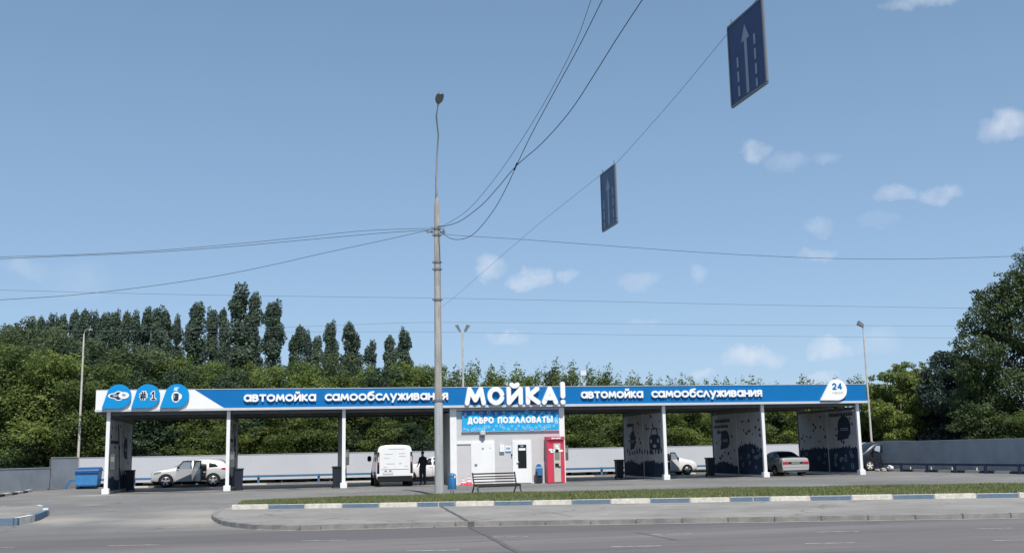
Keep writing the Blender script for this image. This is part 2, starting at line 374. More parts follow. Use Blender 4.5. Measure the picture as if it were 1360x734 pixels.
# island: outline in the ground plane, raised top, kerb stones round it
def kerb_path(name, path, mats, seg, w=.16, z0=0.0, h=.14, inset=0, gap=.012, closed=False):
    mb = MB(); pts = [Vector(p[:2]) for p in path]; k = 0; rest = seg; cur = None
    for a, b in zip(pts[:-1], pts[1:]):
        L_ = (b - a).length; d = (b - a) / L_; s0 = 0.0
        while s0 < L_ - 1e-4:
            ln = min(rest, L_ - s0); mb.use(mats[k % len(mats)])
            hh = h + rnd.uniform(-.006, .006)
            p, q = a + d * s0, a + d * (s0 + ln - (gap if ln == rest else 0))
            if (q - p).length > .02: mb.obox(p, q, w + rnd.uniform(-.006, .006), z0 - .06, z0 + hh)
            s0 += ln; rest -= ln
            if rest < 1e-3: rest = seg; k += 1
    return struct(mb.build(name, None, bevel=.012))
near = [G(308, 674.5), G(296, 678), G(288, 683), G(285, 688), G(289, 692), G(299, 696.5), G(318, 700), G(345, 702.5), G(400, 703.6), G(583, 699.6)]
near = [(p.x, p.y) for p in near]
far_r = (near[-1][0] + 60, road_y(near[-1][0] + 60) + .15)
near[-1] = (12.4, road_y(12.4) + .12)
near.append(far_r)
Z1 = .105
bw0 = G(309, 675.5, Z1); bw1 = G(583, 671.6, Z1); bw2 = G(1000, 664.8, Z1); bw3 = G(1360, 659.6, Z1); bw4 = bw3 + (bw3 - bw2) * 3
bw = [(p.x, p.y) for p in (bw0, bw1, bw2, bw3, bw4)]
island = [near[0]] + near[1:] + [(far_r[0], bw[-1][1] + 1)] + bw[::-1]
struct(MB().prism([(p[0], p[1]) for p in island], lambda u, v, d: (u, v, d), -.05, Z1 - .006).build('pavement', 'pavement_asphalt'))
kerb_path('grey_kerb', near, ['kerb_grey'], 1.0, w=.17, h=.11)
kerb_path('painted_kerb', bw, ['kerb_white', 'kerb_blue'], 1.13, w=.16, z0=Z1, h=.125)
# grass strip behind the painted kerb
gb = [G(322, 667, .02), G(380, 664.6, .02), G(450, 661.5, .02), G(583, 657, .02), G(700, 654.8, .02), G(1000, 648.5, .02), G(1360, 642.5, .02)]
gb = [(p.x, p.y) for p in gb]; gb.append((gb[-1][0] + 30, gb[-1][1] - 7.5))
def lerp_path(path, n):
    P = [Vector(p) for p in path]; Ls = [0]
    for a, b in zip(P[:-1], P[1:]): Ls.append(Ls[-1] + (b - a).length)
    out = []
    for i in range(n):
        s = Ls[-1] * i / (n - 1)
        for k in range(len(P) - 1):
            if s <= Ls[k + 1] + 1e-6: break
        out.append(P[k].lerp(P[k + 1], (s - Ls[k]) / (Ls[k + 1] - Ls[k])))
    return out
nf = 120; pf = lerp_path([(bw[0][0] + .2, bw[0][1] + .1)] + bw[1:], nf); pb = lerp_path(gb, nf)
def strip_pt(i, t):
    a, b = pf[i], pb[i]; p = a.lerp(b, t)
    z = (Z1 + .10) * (1 - t) ** .6 + .01 * t + .03 * math.sin(p.x * 1.3) * t * (1 - t) * 2
    return (p.x, p.y + (.1 if t == 0 else 0), z)
mb = MB(); nt_ = 8
vs = [strip_pt(i, j / nt_) for i in range(nf) for j in range(nt_ + 1)]
fs = [(i * (nt_ + 1) + j, i * (nt_ + 1) + j + 1, (i + 1) * (nt_ + 1) + j + 1, (i + 1) * (nt_ + 1) + j) for i in range(nf - 1) for j in range(nt_)]
mb.add(vs, fs); struct(mb.build('verge', 'soil', smooth=True))
struct(kerb_path('concrete_edging', [(p[0], p[1] + .1) for p in gb[2:]], ['kerb_grey'], 1.0, w=.08, h=.03))
# grass blades
gm = []; gf = []; tones = []
r2 = random.Random(3)
n_t = 0
while n_t < 30000:
    i = r2.random() * (nf - 1.001); t = r2.random() ** 1.0
    a = strip_pt(int(i), t); b = strip_pt(int(i) + 1, t); f_ = i - int(i)
    x, y, z = [a[k] * (1 - f_) + b[k] * f_ for k in range(3)]
    if x > 36: continue
    dens = .5 + .5 * math.sin(x * 1.1 + 1.7 * math.sin(y * .9)) * math.sin(y * 1.3 + x * .35)
    if r2.random() > .12 + 1.0 * dens: continue
    n_t += 1; tone = r2.random() * .7 + .3 * dens
    for q in range(3):
        an = r2.random() * 2 * PI; h = r2.uniform(.035, .095) * (.7 + .6 * dens); w = .018; ox, oy = r2.uniform(-.06, .06), r2.uniform(-.06, .06)
        ca, sa = math.cos(an), math.sin(an); o = len(gm); lx, ly = r2.uniform(-.05, .05), r2.uniform(-.05, .05)
        gm += [(x + ox - ca * w, y + oy - sa * w, z - .01), (x + ox + ca * w, y + oy + sa * w, z - .01), (x + ox + lx, y + oy + ly, z + h)]
        gf.append((o, o + 1, o + 2)); tones.append(tone)
me = bpy.data.meshes.new('grass'); me.from_pydata(gm, [], gf); me.materials.append(MATS['grass_blade'])
at = me.attributes.new('tone', 'FLOAT', 'FACE'); at.data.foreach_set('value', tones)
o = bpy.data.objects.new('grass', me); COL.objects.link(o); tag(o, 'strip of short patchy grass behind the painted kerb', 'grass', kind='stuff')
# left island
li = [G(-60, 700.5), G(0, 698), G(18, 697.4), G(36, 694), G(48, 690.5), G(60, 684.5), G(61, 679), G(50, 675.5), G(36, 676.5), G(0, 678), G(-60, 680)]
li = [(p.x, p.y) for p in li]
struct(MB().prism([(p[0] * 1.0, p[1]) for p in li], lambda u, v, d: (u, v, d), -.05, .14).build('traffic_island', 'pavement_asphalt'))
kerb_path('island_kerb', li[:6] + [li[6]], ['kerb_blue', 'kerb_white', 'kerb_blue'], 1.5, w=.18, h=.19)
kerb_path('far_island_kerb', li[6:], ['kerb_grey', 'kerb_white'], 1.2, w=.15, h=.15)
# lane dashes (two broken lines), tar strip over the cable trench
mk = MB(); dr = Vector((1, -.215)).normalized(); nr = Vector((-dr.y, dr.x))
def dash(cx, cy, ln, w=.085, z=.008):
    a, b = Vector((cx, cy)) - dr * ln / 2, Vector((cx, cy)) + dr * ln / 2
    mk.poly([(p.x, p.y, z) for p in (a - nr * w / 2, b - nr * w / 2, b + nr * w / 2, a + nr * w / 2)])
for (pa, pb_) in (((145, 724), (210, 723.5)), ((400, 718), (460, 717)), ((645, 714), (700, 711.5)), ((865, 709.5), (920, 708.5)), ((1085, 706.5), (1140, 705.3)), ((1295, 702), (1345, 701)),
                  ((540, 732), (610, 729.5)), ((812, 726.3), (878, 724.3)), ((1070, 722), (1135, 720.3)), ((1320, 718), (1385, 716))):
    a, b = G(*pa), G(*pb_); c = (a + b) / 2; dash(c.x, c.y, (b - a).length)
for k in range(1, 7): dash(22.3 + 3.2 * k, -37.15 - .69 * k, .8); dash(21 + 3.2 * k, -39.5 - .69 * k, .8)
for k in range(1, 5): dash(9.8 - 3.2 * k - 3, -34.4 + .69 * k + .5, .8)
struct(mk.build('lane_markings', 'marking'))
tp = MB()
def tarstrip(path, w, z):
    for a, b in zip(path[:-1], path[1:]):
        a, b = Vector(a), Vector(b); n = Vector((-(b - a).y, (b - a).x)).normalized()
        tp.poly([(p.x, p.y, z) for p in (a - n * w * .5, b - n * w * .5, b + n * w * .5, a + n * w * .5)])
def wob(path, n=10, am=.035):
    P = lerp_path(path, n); return [(p.x + rnd.uniform(-am, am), p.y) for p in P]
tarstrip(wob([(13.45, -22.75), (13.1, -31.25)], 10), .09, Z1 + .002)
tarstrip(wob([(13.05, -31.9), (12.84, -38.45), (12.7, -45)], 22, .02), .11, .012)
tp.add([(13.0, -31.81, .0), (13.14, -31.85, .0), (13.14, -31.85, .112), (13.0, -31.81, .112)], [(0, 1, 2, 3)])
struct(tp.build('tar_strip', 'tar'))
tp = MB(); P_ = [(x_, y_ - .16) for x_, y_ in near[7:]]
tarstrip(lerp_path([near[7], near[8], near[9], (42, road_y(42) + .12)], 60), .55, .0075); struct(tp.build('gutter_dust', 'gutter_dust'))
# low kerbs along the fences
kerb_path('fence_kerb', [(45.55, 7.6), (45.75, 1.5), (45.95, -5), (46.3, -14)], ['kerb_black', 'kerb_white'], 1.25, w=.2, h=.14)
kerb_path('left_kerb', [(-5.4, 8.6), (-5.1, 4.5), (-4.85, -.5), (-5.2, -3.5)], ['kerb_white', 'kerb_black'], 1.5, w=.2, h=.13)
kerb_path('rear_kerb', [(-4.2, 12.2), (47, 12.2)], ['kerb_grey', 'kerb_white', 'kerb_grey'], 2.3, w=.2, h=.09)

# ------------------------------------------------------------------ car wash canopy
S = 5.728; D = 7.485
cw = thing('car_wash_canopy', 'long self service car wash canopy with blue lettered fascia on white posts', 'canopy')
def column(x, shade=0):
    c = MB().box(x - .085, -.085, .24, x + .085, .085, 3.99).build('column', 'white_paint', cw, bevel=.008)
    MB().box(x - .17, -.17, 0, x + .17, .17, .28).build('plinth', 'white_paint', c, bevel=.015)
    return c
for i in (0, 1, 2, 5, 6, 7): column(i * S)
for i in (0, 1, 2, 5, 6, 7):
    MB().box(i * S - .06, D - .12, 0, i * S + .06, D, 3.9).build('rear_post', 'steel_grey', cw)
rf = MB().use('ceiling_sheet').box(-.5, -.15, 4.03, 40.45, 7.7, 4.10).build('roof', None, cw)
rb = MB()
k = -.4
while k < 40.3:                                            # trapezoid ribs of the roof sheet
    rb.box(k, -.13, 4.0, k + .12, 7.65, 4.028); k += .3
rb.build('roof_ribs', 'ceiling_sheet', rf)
for y in (0.12, 3.75, 7.3):
    MB().box(-.45, y - .07, 3.82, 40.42, y + .07, 3.998).build('beam', 'steel_grey', cw)
for i in (0, 1, 2, 5, 6, 7):
    MB().box(i * S - .05, .2, 3.62, i * S + .05, 7.2, 3.80).build('cross_beam', 'steel_grey', cw)
# light fittings on the ceiling
for i in (0, 1, 2, 4, 5, 6):
    for y in (1.5, 5.2):
        MB().box((i + .5) * S - .6, y, 3.93, (i + .5) * S + .6, y + .12, 3.995).build('ceiling_light', 'white_paint', cw)
for (px_, py_) in ((162, 548.5), (1075, 540), (1101, 537.5)):
    p = V(px_, py_, .4); MB().lathe([(.02, 4.0), (.10, 3.96), (.13, 3.86), (.03, 3.82)], (p.x, .45, 0), 12).build('spotlight', 'lamp_grey', cw, smooth=40)
# fascia
FX0, FX1, FY = -.58, 40.56, -.32
fb = MB().box(4.0, FY, 4.10, FX1, FY + .16, 5.02).build('fascia', 'fascia_blue', cw)
MB().prism([(FX0, 4.10), (5.50, 4.10), (4.06, 5.02), (FX0, 5.02)], XZ(FY), -.157, .012).build('fascia_panel', 'fascia_white', fb)
MB().box(FX0, FY + .003, 4.104, 4.0, FY + .155, 5.017).build('fascia_end', 'fascia_white', fb)
MB().box(FX0 - .02, FY - .05, 3.97, FX1 + .02, FY + .16, 4.098).build('lower_trim', 'trim_grey', fb, bevel=.01)
MB().box(FX0 - .01, FY - .02, 5.022, FX1 + .01, FY + .2, 5.05).build('top_trim', 'trim_grey', fb)
sm = MB()
for k in range(1, 20):
    x = 4.0 + k * 1.93
    if x < FX1: sm.box(x, FY - .0025, 4.12, x + .012, FY + .01, 5.0)
sm.build('panel_joints', 'banner_deep', fb)
def word(s, x0, x1, z0=4.385, h=.375, t=.098, d=.10, nm='lettering'):
    m_ = MB(); text(m_, s, x0, x1, z0, h, t, XZ(FY), -.02, d, gap=.22); return m_.build(nm, 'letter_white', fb)
word('автомойка', 6.46, 10.04); word('самообслуживания', 10.47, 16.8)
word('автомойка', 23.93, 27.4); word('самообслуживания', 27.86, 34.25)
m_ = MB()
for c, x0, x1 in (('М', 17.66, 18.77), ('О', 18.86, 19.76), ('Й', 19.88, 20.75), ('К', 20.9, 21.7), ('А', 21.78, 22.65)):
    w, st = GL[c]; t = .235; sx = (x1 - x0 - t) / w
    for k, p in enumerate(st): stroke(m_, [(x0 + t / 2 + u * sx, 4.08 + t / 2 + v * (.95 - t)) for u, v in p], t, XZ(FY), -.02, .2 + .012 * k, step=.002)
stroke(m_, [(22.92, 4.52), (22.92, 5.16)], .25, XZ(FY), -.02, .2); stroke(m_, [(22.92, 4.205), (22.92, 4.21)], .26, XZ(FY), -.02, .2)
m_.build('large_lettering', 'letter_white', fb, bevel=0)
def badge(tipx, cx, cz, r, zb, material, lab):
    P = [(tipx, zb)] + [(cx + r * math.cos(a), cz + r * math.sin(a)) for a in [R(-90 + 6 * i) for i in range(41)]]
    b = MB().prism(P, XZ(FY), .03, .15).build('badge', material, cw); b['label'] = lab
    return b
FN = lambda d: XZ(FY)
b1 = badge(-.27, .50, 4.72, .585, 4.135, 'badge_blue', 'blue teardrop badge with a dark eye shaped emblem')
m_ = MB().use('letter_white').prism(circle(.36, 4.74, .36, 20, .14), XZ(FY), .14, .158)
m_.prism(circle(.5, 4.74, .24, 20, .235), XZ(FY), .14, .160)
m_.prism(circle(.74, 4.76, .25, 18, .165), XZ(FY), .14, .168)
m_.use('mark_navy').prism(circle(.42, 4.74, .34, 20, .10), XZ(FY), .14, .164).prism(circle(.5, 4.74, .19, 20, .19), XZ(FY), .14, .166)
m_.use('mark_pale').prism(circle(.34, 4.75, .13, 14, .06), XZ(FY), .14, .171).prism(circle(.74, 4.78, .1, 14, .07), XZ(FY), .14, .173)
m_.build('emblem', None, b1)
b2 = badge(1.10, 1.85, 4.72, .585, 4.135, 'badge_blue', 'blue teardrop badge reading #1')
m_ = MB().use('letter_white'); text(m_, '#1', 1.46, 2.26, 4.50, .48, .13, XZ(FY), .14, .155, gap=.55)
m_.use('mark_navy'); text(m_, '#1', 1.495, 2.225, 4.535, .41, .06, XZ(FY), .14, .176, gap=.75); m_.build('lettering', None, b2)
b3 = badge(2.45, 3.24, 4.72, .585, 4.135, 'badge_blue', 'blue teardrop badge with a canister emblem')
m_ = MB().use('letter_white').prism(circle(3.2, 4.66, .21, 20, .27), XZ(FY), .14, .157).prism(circle(3.36, 4.68, .13, 14, .15), XZ(FY), .14, .159)
m_.use('banner_ring').prism([(3.08, 4.98), (3.12, 5.14), (3.36, 5.14), (3.26, 5.05), (3.28, 4.96)], XZ(FY), .14, .161)
m_.use('mark_navy').prism([(3.08, 4.54), (3.12, 4.46), (3.28, 4.46), (3.33, 4.54), (3.33, 4.80), (3.28, 4.84), (3.12, 4.84), (3.08, 4.80)], XZ(FY), .14, .165)
m_.use('mark_pale').prism([(3.11, 4.6), (3.16, 4.6), (3.16, 4.78), (3.11, 4.78)], XZ(FY), .14, .169); m_.build('emblem', None, b3)
b4 = badge(37.68, 38.72, 4.72, .58, 4.15, 'letter_white', 'white teardrop badge reading 24 ЧАСА')
m_ = MB().use('fascia_blue'); text(m_, '24', 38.42, 39.02, 4.72, .38, .085, XZ(FY), .14, .156, gap=.3)
m_.use('trim_grey'); text(m_, 'часа', 38.4, 39.04, 4.5, .13, .032, XZ(FY), .14, .156, gap=.5); m_.build('lettering', None, b4)

# partition walls with printed graphics
def drop_shape(cx, cz, w, h, lean=.2):
    P = []
    for i in range(16):
        a = 2 * PI * i / 16 + PI / 2; rr = 1.0; u = math.cos(a); v = math.sin(a)
        wv = w / 2 * (1 - .75 * max(0, v)); P.append((cx + u * wv + lean * w * max(0, v), cz + v * h / 2))
    return P
def wall_graphics(side, x, parent, style, seed):
    """side -1: face towards -X. u runs from the front (y=0.1) to the rear"""
    r = random.Random(seed); fn = (lambda u, v, d: (x - .045 - d, u, v)) if side < 0 else (lambda u, v, d: (x + .045 + d, u, v))
    m1 = MB()
    def wave(u0, u1, h, amp, teeth, m='navy', d=.006):
        m1.use(m); n = int((u1 - u0) / teeth); P = [(u0, .14)]
        P.append((u1, .14)); 
        for i in range(n, -1, -1):
            u = u0 + (u1 - u0) * i / n; hh = h + amp * math.sin(u * 1.7 + seed) ; P.append((u, hh + r.uniform(.0, .16) * (1 if i % 2 else -.6)))
        m1.prism(P, fn, 0, d)
    def drops(n, u0, u1, v0, v1, sz=(.1, .22)):
        m1.use('mark_navy')
        for k in range(n): m1.prism(drop_shape(r.uniform(u0, u1), r.uniform(v0, v1), r.uniform(.12, .26), r.uniform(*sz), r.choice((-.3, .3))), fn, 0, .005 + .0006 * (k % 9))
    def rings(n, u0, u1, v0, v1):
        m1.use('mark_pale')
        for k in range(n): ring(m1, r.uniform(u0, u1), r.uniform(v0, v1), r.uniform(.07, .12) * 1.5, .03, fn, .003, .010 + .0006 * (k % 5), 12, ry=r.uniform(.07, .12))
    def textrow(u0, u1, v, h=.16):
        m1.use('mark_navy'); u = u0
        while u < u1:
            w = r.uniform(.16, .26); 
            m1.prism([(u, v), (u + w, v), (u + w, v + h), (u + w * .6, v + h), (u + w * .6, v + h * .5), (u + w * .35, v + h * .5), (u + w * .35, v + h), (u, v + h)], fn, 0, .006); u += w + .07
    def emblem(u, v, w, h):
        m1.use('mark_navy'); sgn = -1 if side < 0 else 1
        P = [(u + w * .62, v - h / 2)] + [(u + w / 2 * math.cos(R(a)), v + h * .08 + h * .46 * math.sin(R(a))) for a in range(-20, 200, 12)] + [(u - w * .48, v - h * .2), (u - w * .2, v - h * .42)]
        m1.prism(P, fn, 0, .008); m1.use('mark_pale')
        for j, vv in enumerate((.0, -.09)): m1.prism([(u - w * .32, v + vv), (u + w * .3, v + vv), (u + w * .3, v + vv + .04), (u - w * .32, v + vv + .04)], fn, .004, .012)
    if style == 'c7':
        wave(.2, 3.55, 1.5, .04, .17); wave(3.65, 7.3, 1.48, .05, .17); rings(16, .4, 3.3, .35, 1.35); rings(7, 3.8, 7.0, .4, 1.25)
        emblem(1.55, 2.6, 1.5, 1.35); textrow(.5, 3.2, 3.32, .2); drops(10, .3, 3.4, 1.8, 3.2); drops(14, 3.8, 7.1, 1.7, 3.4)
    elif style == 'c6':
        wave(.2, 3.55, 1.72, .12, .17); wave(3.65, 7.3, .72, .12, .17); rings(12, .4, 3.3, .4, 1.5)
        emblem(5.4, 2.1, 1.3, 1.1); textrow(4.6, 6.9, 3.16, .2); textrow(4.9, 6.9, 2.84, .17); textrow(5.6, 6.4, 2.5, .15); drops(13, .3, 3.4, 1.9, 3.4); drops(15, 3.8, 7.1, .9, 2.9)
    elif style == 'c5':
        wave(.2, 3.55, .95, .06, .13); wave(3.65, 7.3, .9, .08, .17)
        for k in range(14): m1.use('mark_navy').prism(drop_shape(.5 + k * .48, 1.5 + r.uniform(-.05, .12), .2, r.uniform(.25, .4)), fn, 0, .006)
        # front view of a car, monitor above
        m1.use('mark_navy').prism([(.75, 1.62), (2.35, 1.62), (2.5, 1.75), (2.45, 2.3), (2.2, 2.42), (.9, 2.42), (.65, 2.3), (.6, 1.75)], fn, 0, .009)
        m1.prism([(.78, 1.4), (1.08, 1.4), (1.08, 1.61), (.78, 1.61)], fn, 0, .009).prism([(2.05, 1.4), (2.35, 1.4), (2.35, 1.61), (2.05, 1.61)], fn, 0, .009)
        m1.prism([(.95, 2.425), (2.15, 2.425), (2.0, 2.8), (1.1, 2.8)], fn, 0, .009)
        m1.use('panel_white_shaded').prism([(1.1, 2.46), (2.0, 2.46), (1.9, 2.73), (1.2, 2.73)], fn, 0, .012).prism(circle(.95, 2.1, .16, 12, .11), fn, 0, .013).prism(circle(2.15, 2.1, .16, 12, .11), fn, 0, .013).prism(circle(1.55, 1.82, .3, 14, .1), fn, 0, .013)
        emblem(5.6, 2.15, .9, 1.05); textrow(5.3, 6.5, 3.0, .18); drops(11, .3, 3.4, 2.6, 3.5); drops(14, 3.8, 7.1, 2.0, 3.5)
    else:
        wave(.2, 3.55, .7, .1, .17); wave(3.65, 7.3, .8, .1, .17); drops(12, .3, 3.4, 1.2, 3.4); drops(10, 3.8, 7.1, 1.0, 3.4); emblem(5.2, 2.2, 1.2, 1.1); textrow(.6, 2.8, 2.45, .16)
    m1.build('printed_graphics', None, parent)
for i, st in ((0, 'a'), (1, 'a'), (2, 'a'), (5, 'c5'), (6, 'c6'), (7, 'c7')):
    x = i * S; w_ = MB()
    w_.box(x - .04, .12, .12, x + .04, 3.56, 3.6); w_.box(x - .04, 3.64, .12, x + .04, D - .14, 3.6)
    w = w_.build('partition_wall', 'panel_white_shaded', cw); tagm = MB().box(x - .055, 3.555, 0, x + .055, 3.645, 3.62).build('mid_post', 'trim_grey', w)
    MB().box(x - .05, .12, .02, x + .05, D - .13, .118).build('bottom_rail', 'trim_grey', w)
    if i in (5, 6, 7): wall_graphics(-1, x, w, st, 11 + i)
    wall_graphics(1, x, w, 'a' if i < 3 else 'c6', 31 + i)
# payment boxes on the partition walls and post
for (x, y0, sx) in ((0, .45, 1), (S, .5, 1), (2 * S, .35, 1), (4 * S + .12, .3, 1)):
    b = MB().box(x + .046, y0, 1.15, x + .30, y0 + .55, 1.95).build('control_box', 'steel_grey', cw, bevel=.02)
    MB().box(x + .09, y0 - .012, 1.55, x + .26, y0 - .002, 1.8).build('screen', 'display', b)
for i in (0, 1, 2, 5, 6):                                    # pressure lances and hoses hanging by the walls
    x = i * S + .12; hs = MB().tube([(x, 2.2, 3.4), (x + .05, 2.3, 2.4), (x + .1, 2.4, 1.1), (x + .12, 2.6, .45), (x + .08, 2.9, .9), (x, 3.0, 1.3)], .022, 6).build('hose', 'black_rubber', cw, smooth=True)

# ------------------------------------------------------------------ operator building between posts 4 and 5
bd = thing('control_building', 'small grey panelled building with white doors and a cyan welcome banner under the canopy', 'building', (0, 0, 0))
BX0, BX1 = 17.06, 23.0
wl = MB().box(BX0, 0, 0, BX1, D, 3.60); wl.box(BX0, 0.0, 3.6, BX1, D - .3, 3.80)
wl = wl.build('wall', 'wall_panel', bd)
jt = MB()
for k in range(1, 9): jt.box(BX0 + .2, -.003, k * .42, BX1 - .1, .004, k * .42 + .006)
jt.build('panel_joints', 'trim_grey', wl)
MB().box(16.93, -.07, 0, 17.27, .25, 3.96).build('corner_trim', 'white_paint', bd, bevel=.01)
MB().box(22.78, -.07, 0, 23.07, .25, 3.96).build('corner_trim', 'white_paint', bd, bevel=.01)
MB().box(17.28, -.04, 3.83, 22.77, .1, 3.97).build('top_trim', 'trim_grey', bd)
MB().box(17.28, -.03, 0, 22.77, 0, .08).build('base_trim', 'trim_grey', bd)
# framed bay with the blank panel and the first door
MB().box(17.28, -.05, 2.10, 18.02, -.003, 2.26).build('lintel', 'white_paint', bd)
d1 = MB().box(18.02, -.07, .02, 19.27, -.004, 2.27).build('door', 'white_paint', bd, bevel=.008); d1['label'] = 'solid white door left of the glazed one'
MB().box(18.12, -.085, .06, 19.17, -.072, 2.17).build('door_leaf', 'white_paint', d1, bevel=.004)
MB().box(18.19, -.14, 1.02, 18.33, -.088, 1.06).build('handle', 'steel_grey', d1)
MB().box(18.58, -.092, 1.80, 18.70, -.087, 1.9).build('sticker', 'mark_pale', d1)
MB().box(19.0, -.092, 1.84, 19.05, -.087, 1.9).build('sticker', 'mark_pale', d1)
d2 = MB().box(20.22, -.07, .02, 21.24, -.004, 2.25).build('door', 'white_paint', bd, bevel=.008); d2['label'] = 'white door with a tall dark glass pane'
MB().box(20.30, -.085, .05, 21.16, -.072, 2.17).build('door_leaf', 'white_paint', d2, bevel=.004)
gp = MB().box(20.50, -.094, .80, 20.96, -.087, 2.02).build('glass_pane', 'black_gloss', d2)
MB().box(20.55, -.1, 1.72, 20.91, -.096, 1.84).build('notice', 'letter_white', d2)
MB().box(20.65, -.1, 1.9, 20.8, -.096, 1.98).build('notice', 'mark_pale', d2)
MB().box(20.42, -.15, 1.1, 20.54, -.098, 1.14).build('handle', 'white_paint', d2)
lm = MB().use('trim_grey').lathe([(.02, 2.78), (.15, 2.76), (.16, 2.62), (.15, 2.56)], (18.63, -.16, 0), 16)
lm.use('lamp_grey').lathe([(.13, 2.555), (.11, 2.45), (.05, 2.40)], (18.63, -.16, 0), 16); lm.build('wall_lamp', None, bd, smooth=40)
MB().box(19.53, -.12, 1.66, 19.79, -.003, 2.02).build('meter_box', 'white_paint', bd, bevel=.01)
sg = MB().box(19.85, -.03, 1.64, 20.16, -.003, 1.96).build('notice_board', 'letter_white', bd); MB().box(19.85, -.036, 1.645, 20.16, -.031, 1.70).build('blue_band', 'badge_blue', sg)
MB().box(19.89, -.036, 1.78, 20.12, -.031, 1.9).build('print', 'mark_pale', sg)
MB().box(20.15, -.09, 1.45, 20.2, -.003, 1.55).build('door_bell', 'bumper_black', bd)
# banner
bn = MB().box(17.57, -.11, 2.76, 22.74, -.03, 3.80).build('welcome_banner', 'banner_cyan', bd)
MB().box(17.53, -.10, 2.72, 22.78, -.028, 2.757).build('frame', 'trim_grey', bn)
bg = MB().use('banner_deep'); P = [(17.6, 3.795), (22.71, 3.795)]
r3 = random.Random(5); n = 40
for i in range(n, -1, -1):
    u = 17.6 + 5.11 * i / n; P.append((u, 3.70 - .06 * math.sin(i * .9) - r3.uniform(0, .12) - .09 * math.exp(-((u - 19.2) ** 2) * 3)))
bg.prism(P, XZ(-.11), 0, .006); bg.use('banner_ring')
for k in range(46):
    if k < 26: u, v = 17.7 + 4.95 * k / 26 + r3.uniform(-.06, .06), r3.uniform(2.82, 3.02)
    elif k < 38: u, v = 17.75 + 4.9 * (k - 26) / 12, r3.uniform(3.6, 3.74)
    elif k < 44: u, v = r3.uniform(22.5, 22.66), r3.uniform(3.0, 3.5)
    else: u, v = 17.72, r3.uniform(3.5, 3.6)
    ring(bg, u, v, r3.uniform(.05, .09), .022, XZ(-.11), 0, .008 + .0007 * (k % 6), 12)
bg.build('splash_print', None, bn)
m_ = MB(); text(m_, 'ДОБРО ПОЖАЛОВАТЬ!', 17.84, 22.42, 3.14, .35, .088, XZ(-.11), 0, .014, gap=.22, space=.35); m_.build('lettering', 'letter_white', bn)
p = V(742, 513, 6)
ant = MB().use('pole_white').tube([(25.9, 6.5, 4.1), (25.9, 6.5, 6.15)], .035, 8); ant.use('rag_white').box(25.72, 6.35, 6.1, 26.08, 6.6, 6.38)
ant.build('roof_floodlight', None, cw)

# ------------------------------------------------------------------ water vending machine
vm = thing('vending_machine', 'tall red and white vending machine beside the right corner of the building', 'vending machine', (22.43, -.1, 0))
MB().box(-.47, -.55, .02, .45, 0, 2.22).build('cabinet', 'red_paint', vm, bevel=.015)
MB().box(-.49, -.60, 2.221, .47, 0, 2.40).build('header', 'red_paint', vm, bevel=.01)
m_ = MB()
for j, (a, b) in enumerate(((-.24, -.12), (-.09, -.02), (.02, .1), (.13, .25))): m_.box(a, -.61, 2.28 + .01 * (j % 2), b, -.601, 2.35)
m_.build('header_print', 'letter_white', vm)
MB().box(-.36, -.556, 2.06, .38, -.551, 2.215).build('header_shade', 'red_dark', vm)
MB().box(-.13, -.575, .06, .23, -.551, 2.05).build('front_panel', 'beige_panel', vm)
MB().box(-.08, -.585, 1.2, .18, -.576, 1.62).build('display_panel', 'display', vm)
MB().lathe([(.02, -.60), (.09, -.59), (.10, -.577)], (.04, 0, 1.66), 14, 'y').build('button', 'bumper_black', vm)
MB().box(-.07, -.62, .86, .12, -.576, 1.02).build('dispenser', 'bumper_black', vm); MB().box(.10, -.61, .82, .22, -.576, .87).build('tray', 'bumper_black', vm)
m_ = MB()
for (u, v, w) in ((-.28, 1.72, .12), (-.22, 1.62, .1), (.1, 1.78, .1), (.26, 1.66, .12), (-.12, 1.68, .1), (.04, 1.9, .1)): m_.prism(circle(u, v, w, 12, .06), XZ(-.55), .02, .03)
m_.build('splash_print', 'letter_white', vm)

# ------------------------------------------------------------------ bins, bench, cones, container
def bin_tall(label, loc, rz=0, src=None):
    if src: return another(src, label, loc, rz)
    t = thing('waste_bin', label, 'bin', loc, rz, 'tall dark bins by the partition walls')
    b = MB(); b.add([(x * s_, y * s_, z) for z, s_ in ((.05, .85), (.98, 1.0)) for x, y in ((-.25, -.27), (.25, -.27), (.25, .27), (-.25, .27))], [(3, 2, 1, 0), (4, 5, 6, 7), (0, 1, 5, 4), (1, 2, 6, 5), (2, 3, 7, 6), (3, 0, 4, 7)])
    b.build('bin_body', 'dark_plastic', t, bevel=.02); t.scale = (.88, .9, 1.04)
    MB().box(-.285, -.31, .982, .285, .30, 1.06).build('lid', 'dark_plastic', t, bevel=.02)
    for s_ in (-1, 1): MB().lathe([(.09, -.03), (.09, .03)], (s_ * .2, .25, .09), 14, 'x').build('wheel', 'black_rubber', t)
    return t
pb0 = bin_tall('dark wheelie bin beside the leftmost partition wall', (.33, 5.3, 0))
bin_tall('dark wheelie bin right of the second white post, behind the crossover', (6.22, 1.0, 0), 0, pb0)
bin_tall('dark wheelie bin left of the third white post, before the van', (11.13, .75, 0), 0, pb0)
bin_tall('dark wheelie bin left of the wall printed with a car front', (27.35, 4.4, 0), 0, pb0)
bin_tall('dark wheelie bin left of the wall behind the rightmost white hatchback', (33.05, 4.8, 0), 0, pb0)

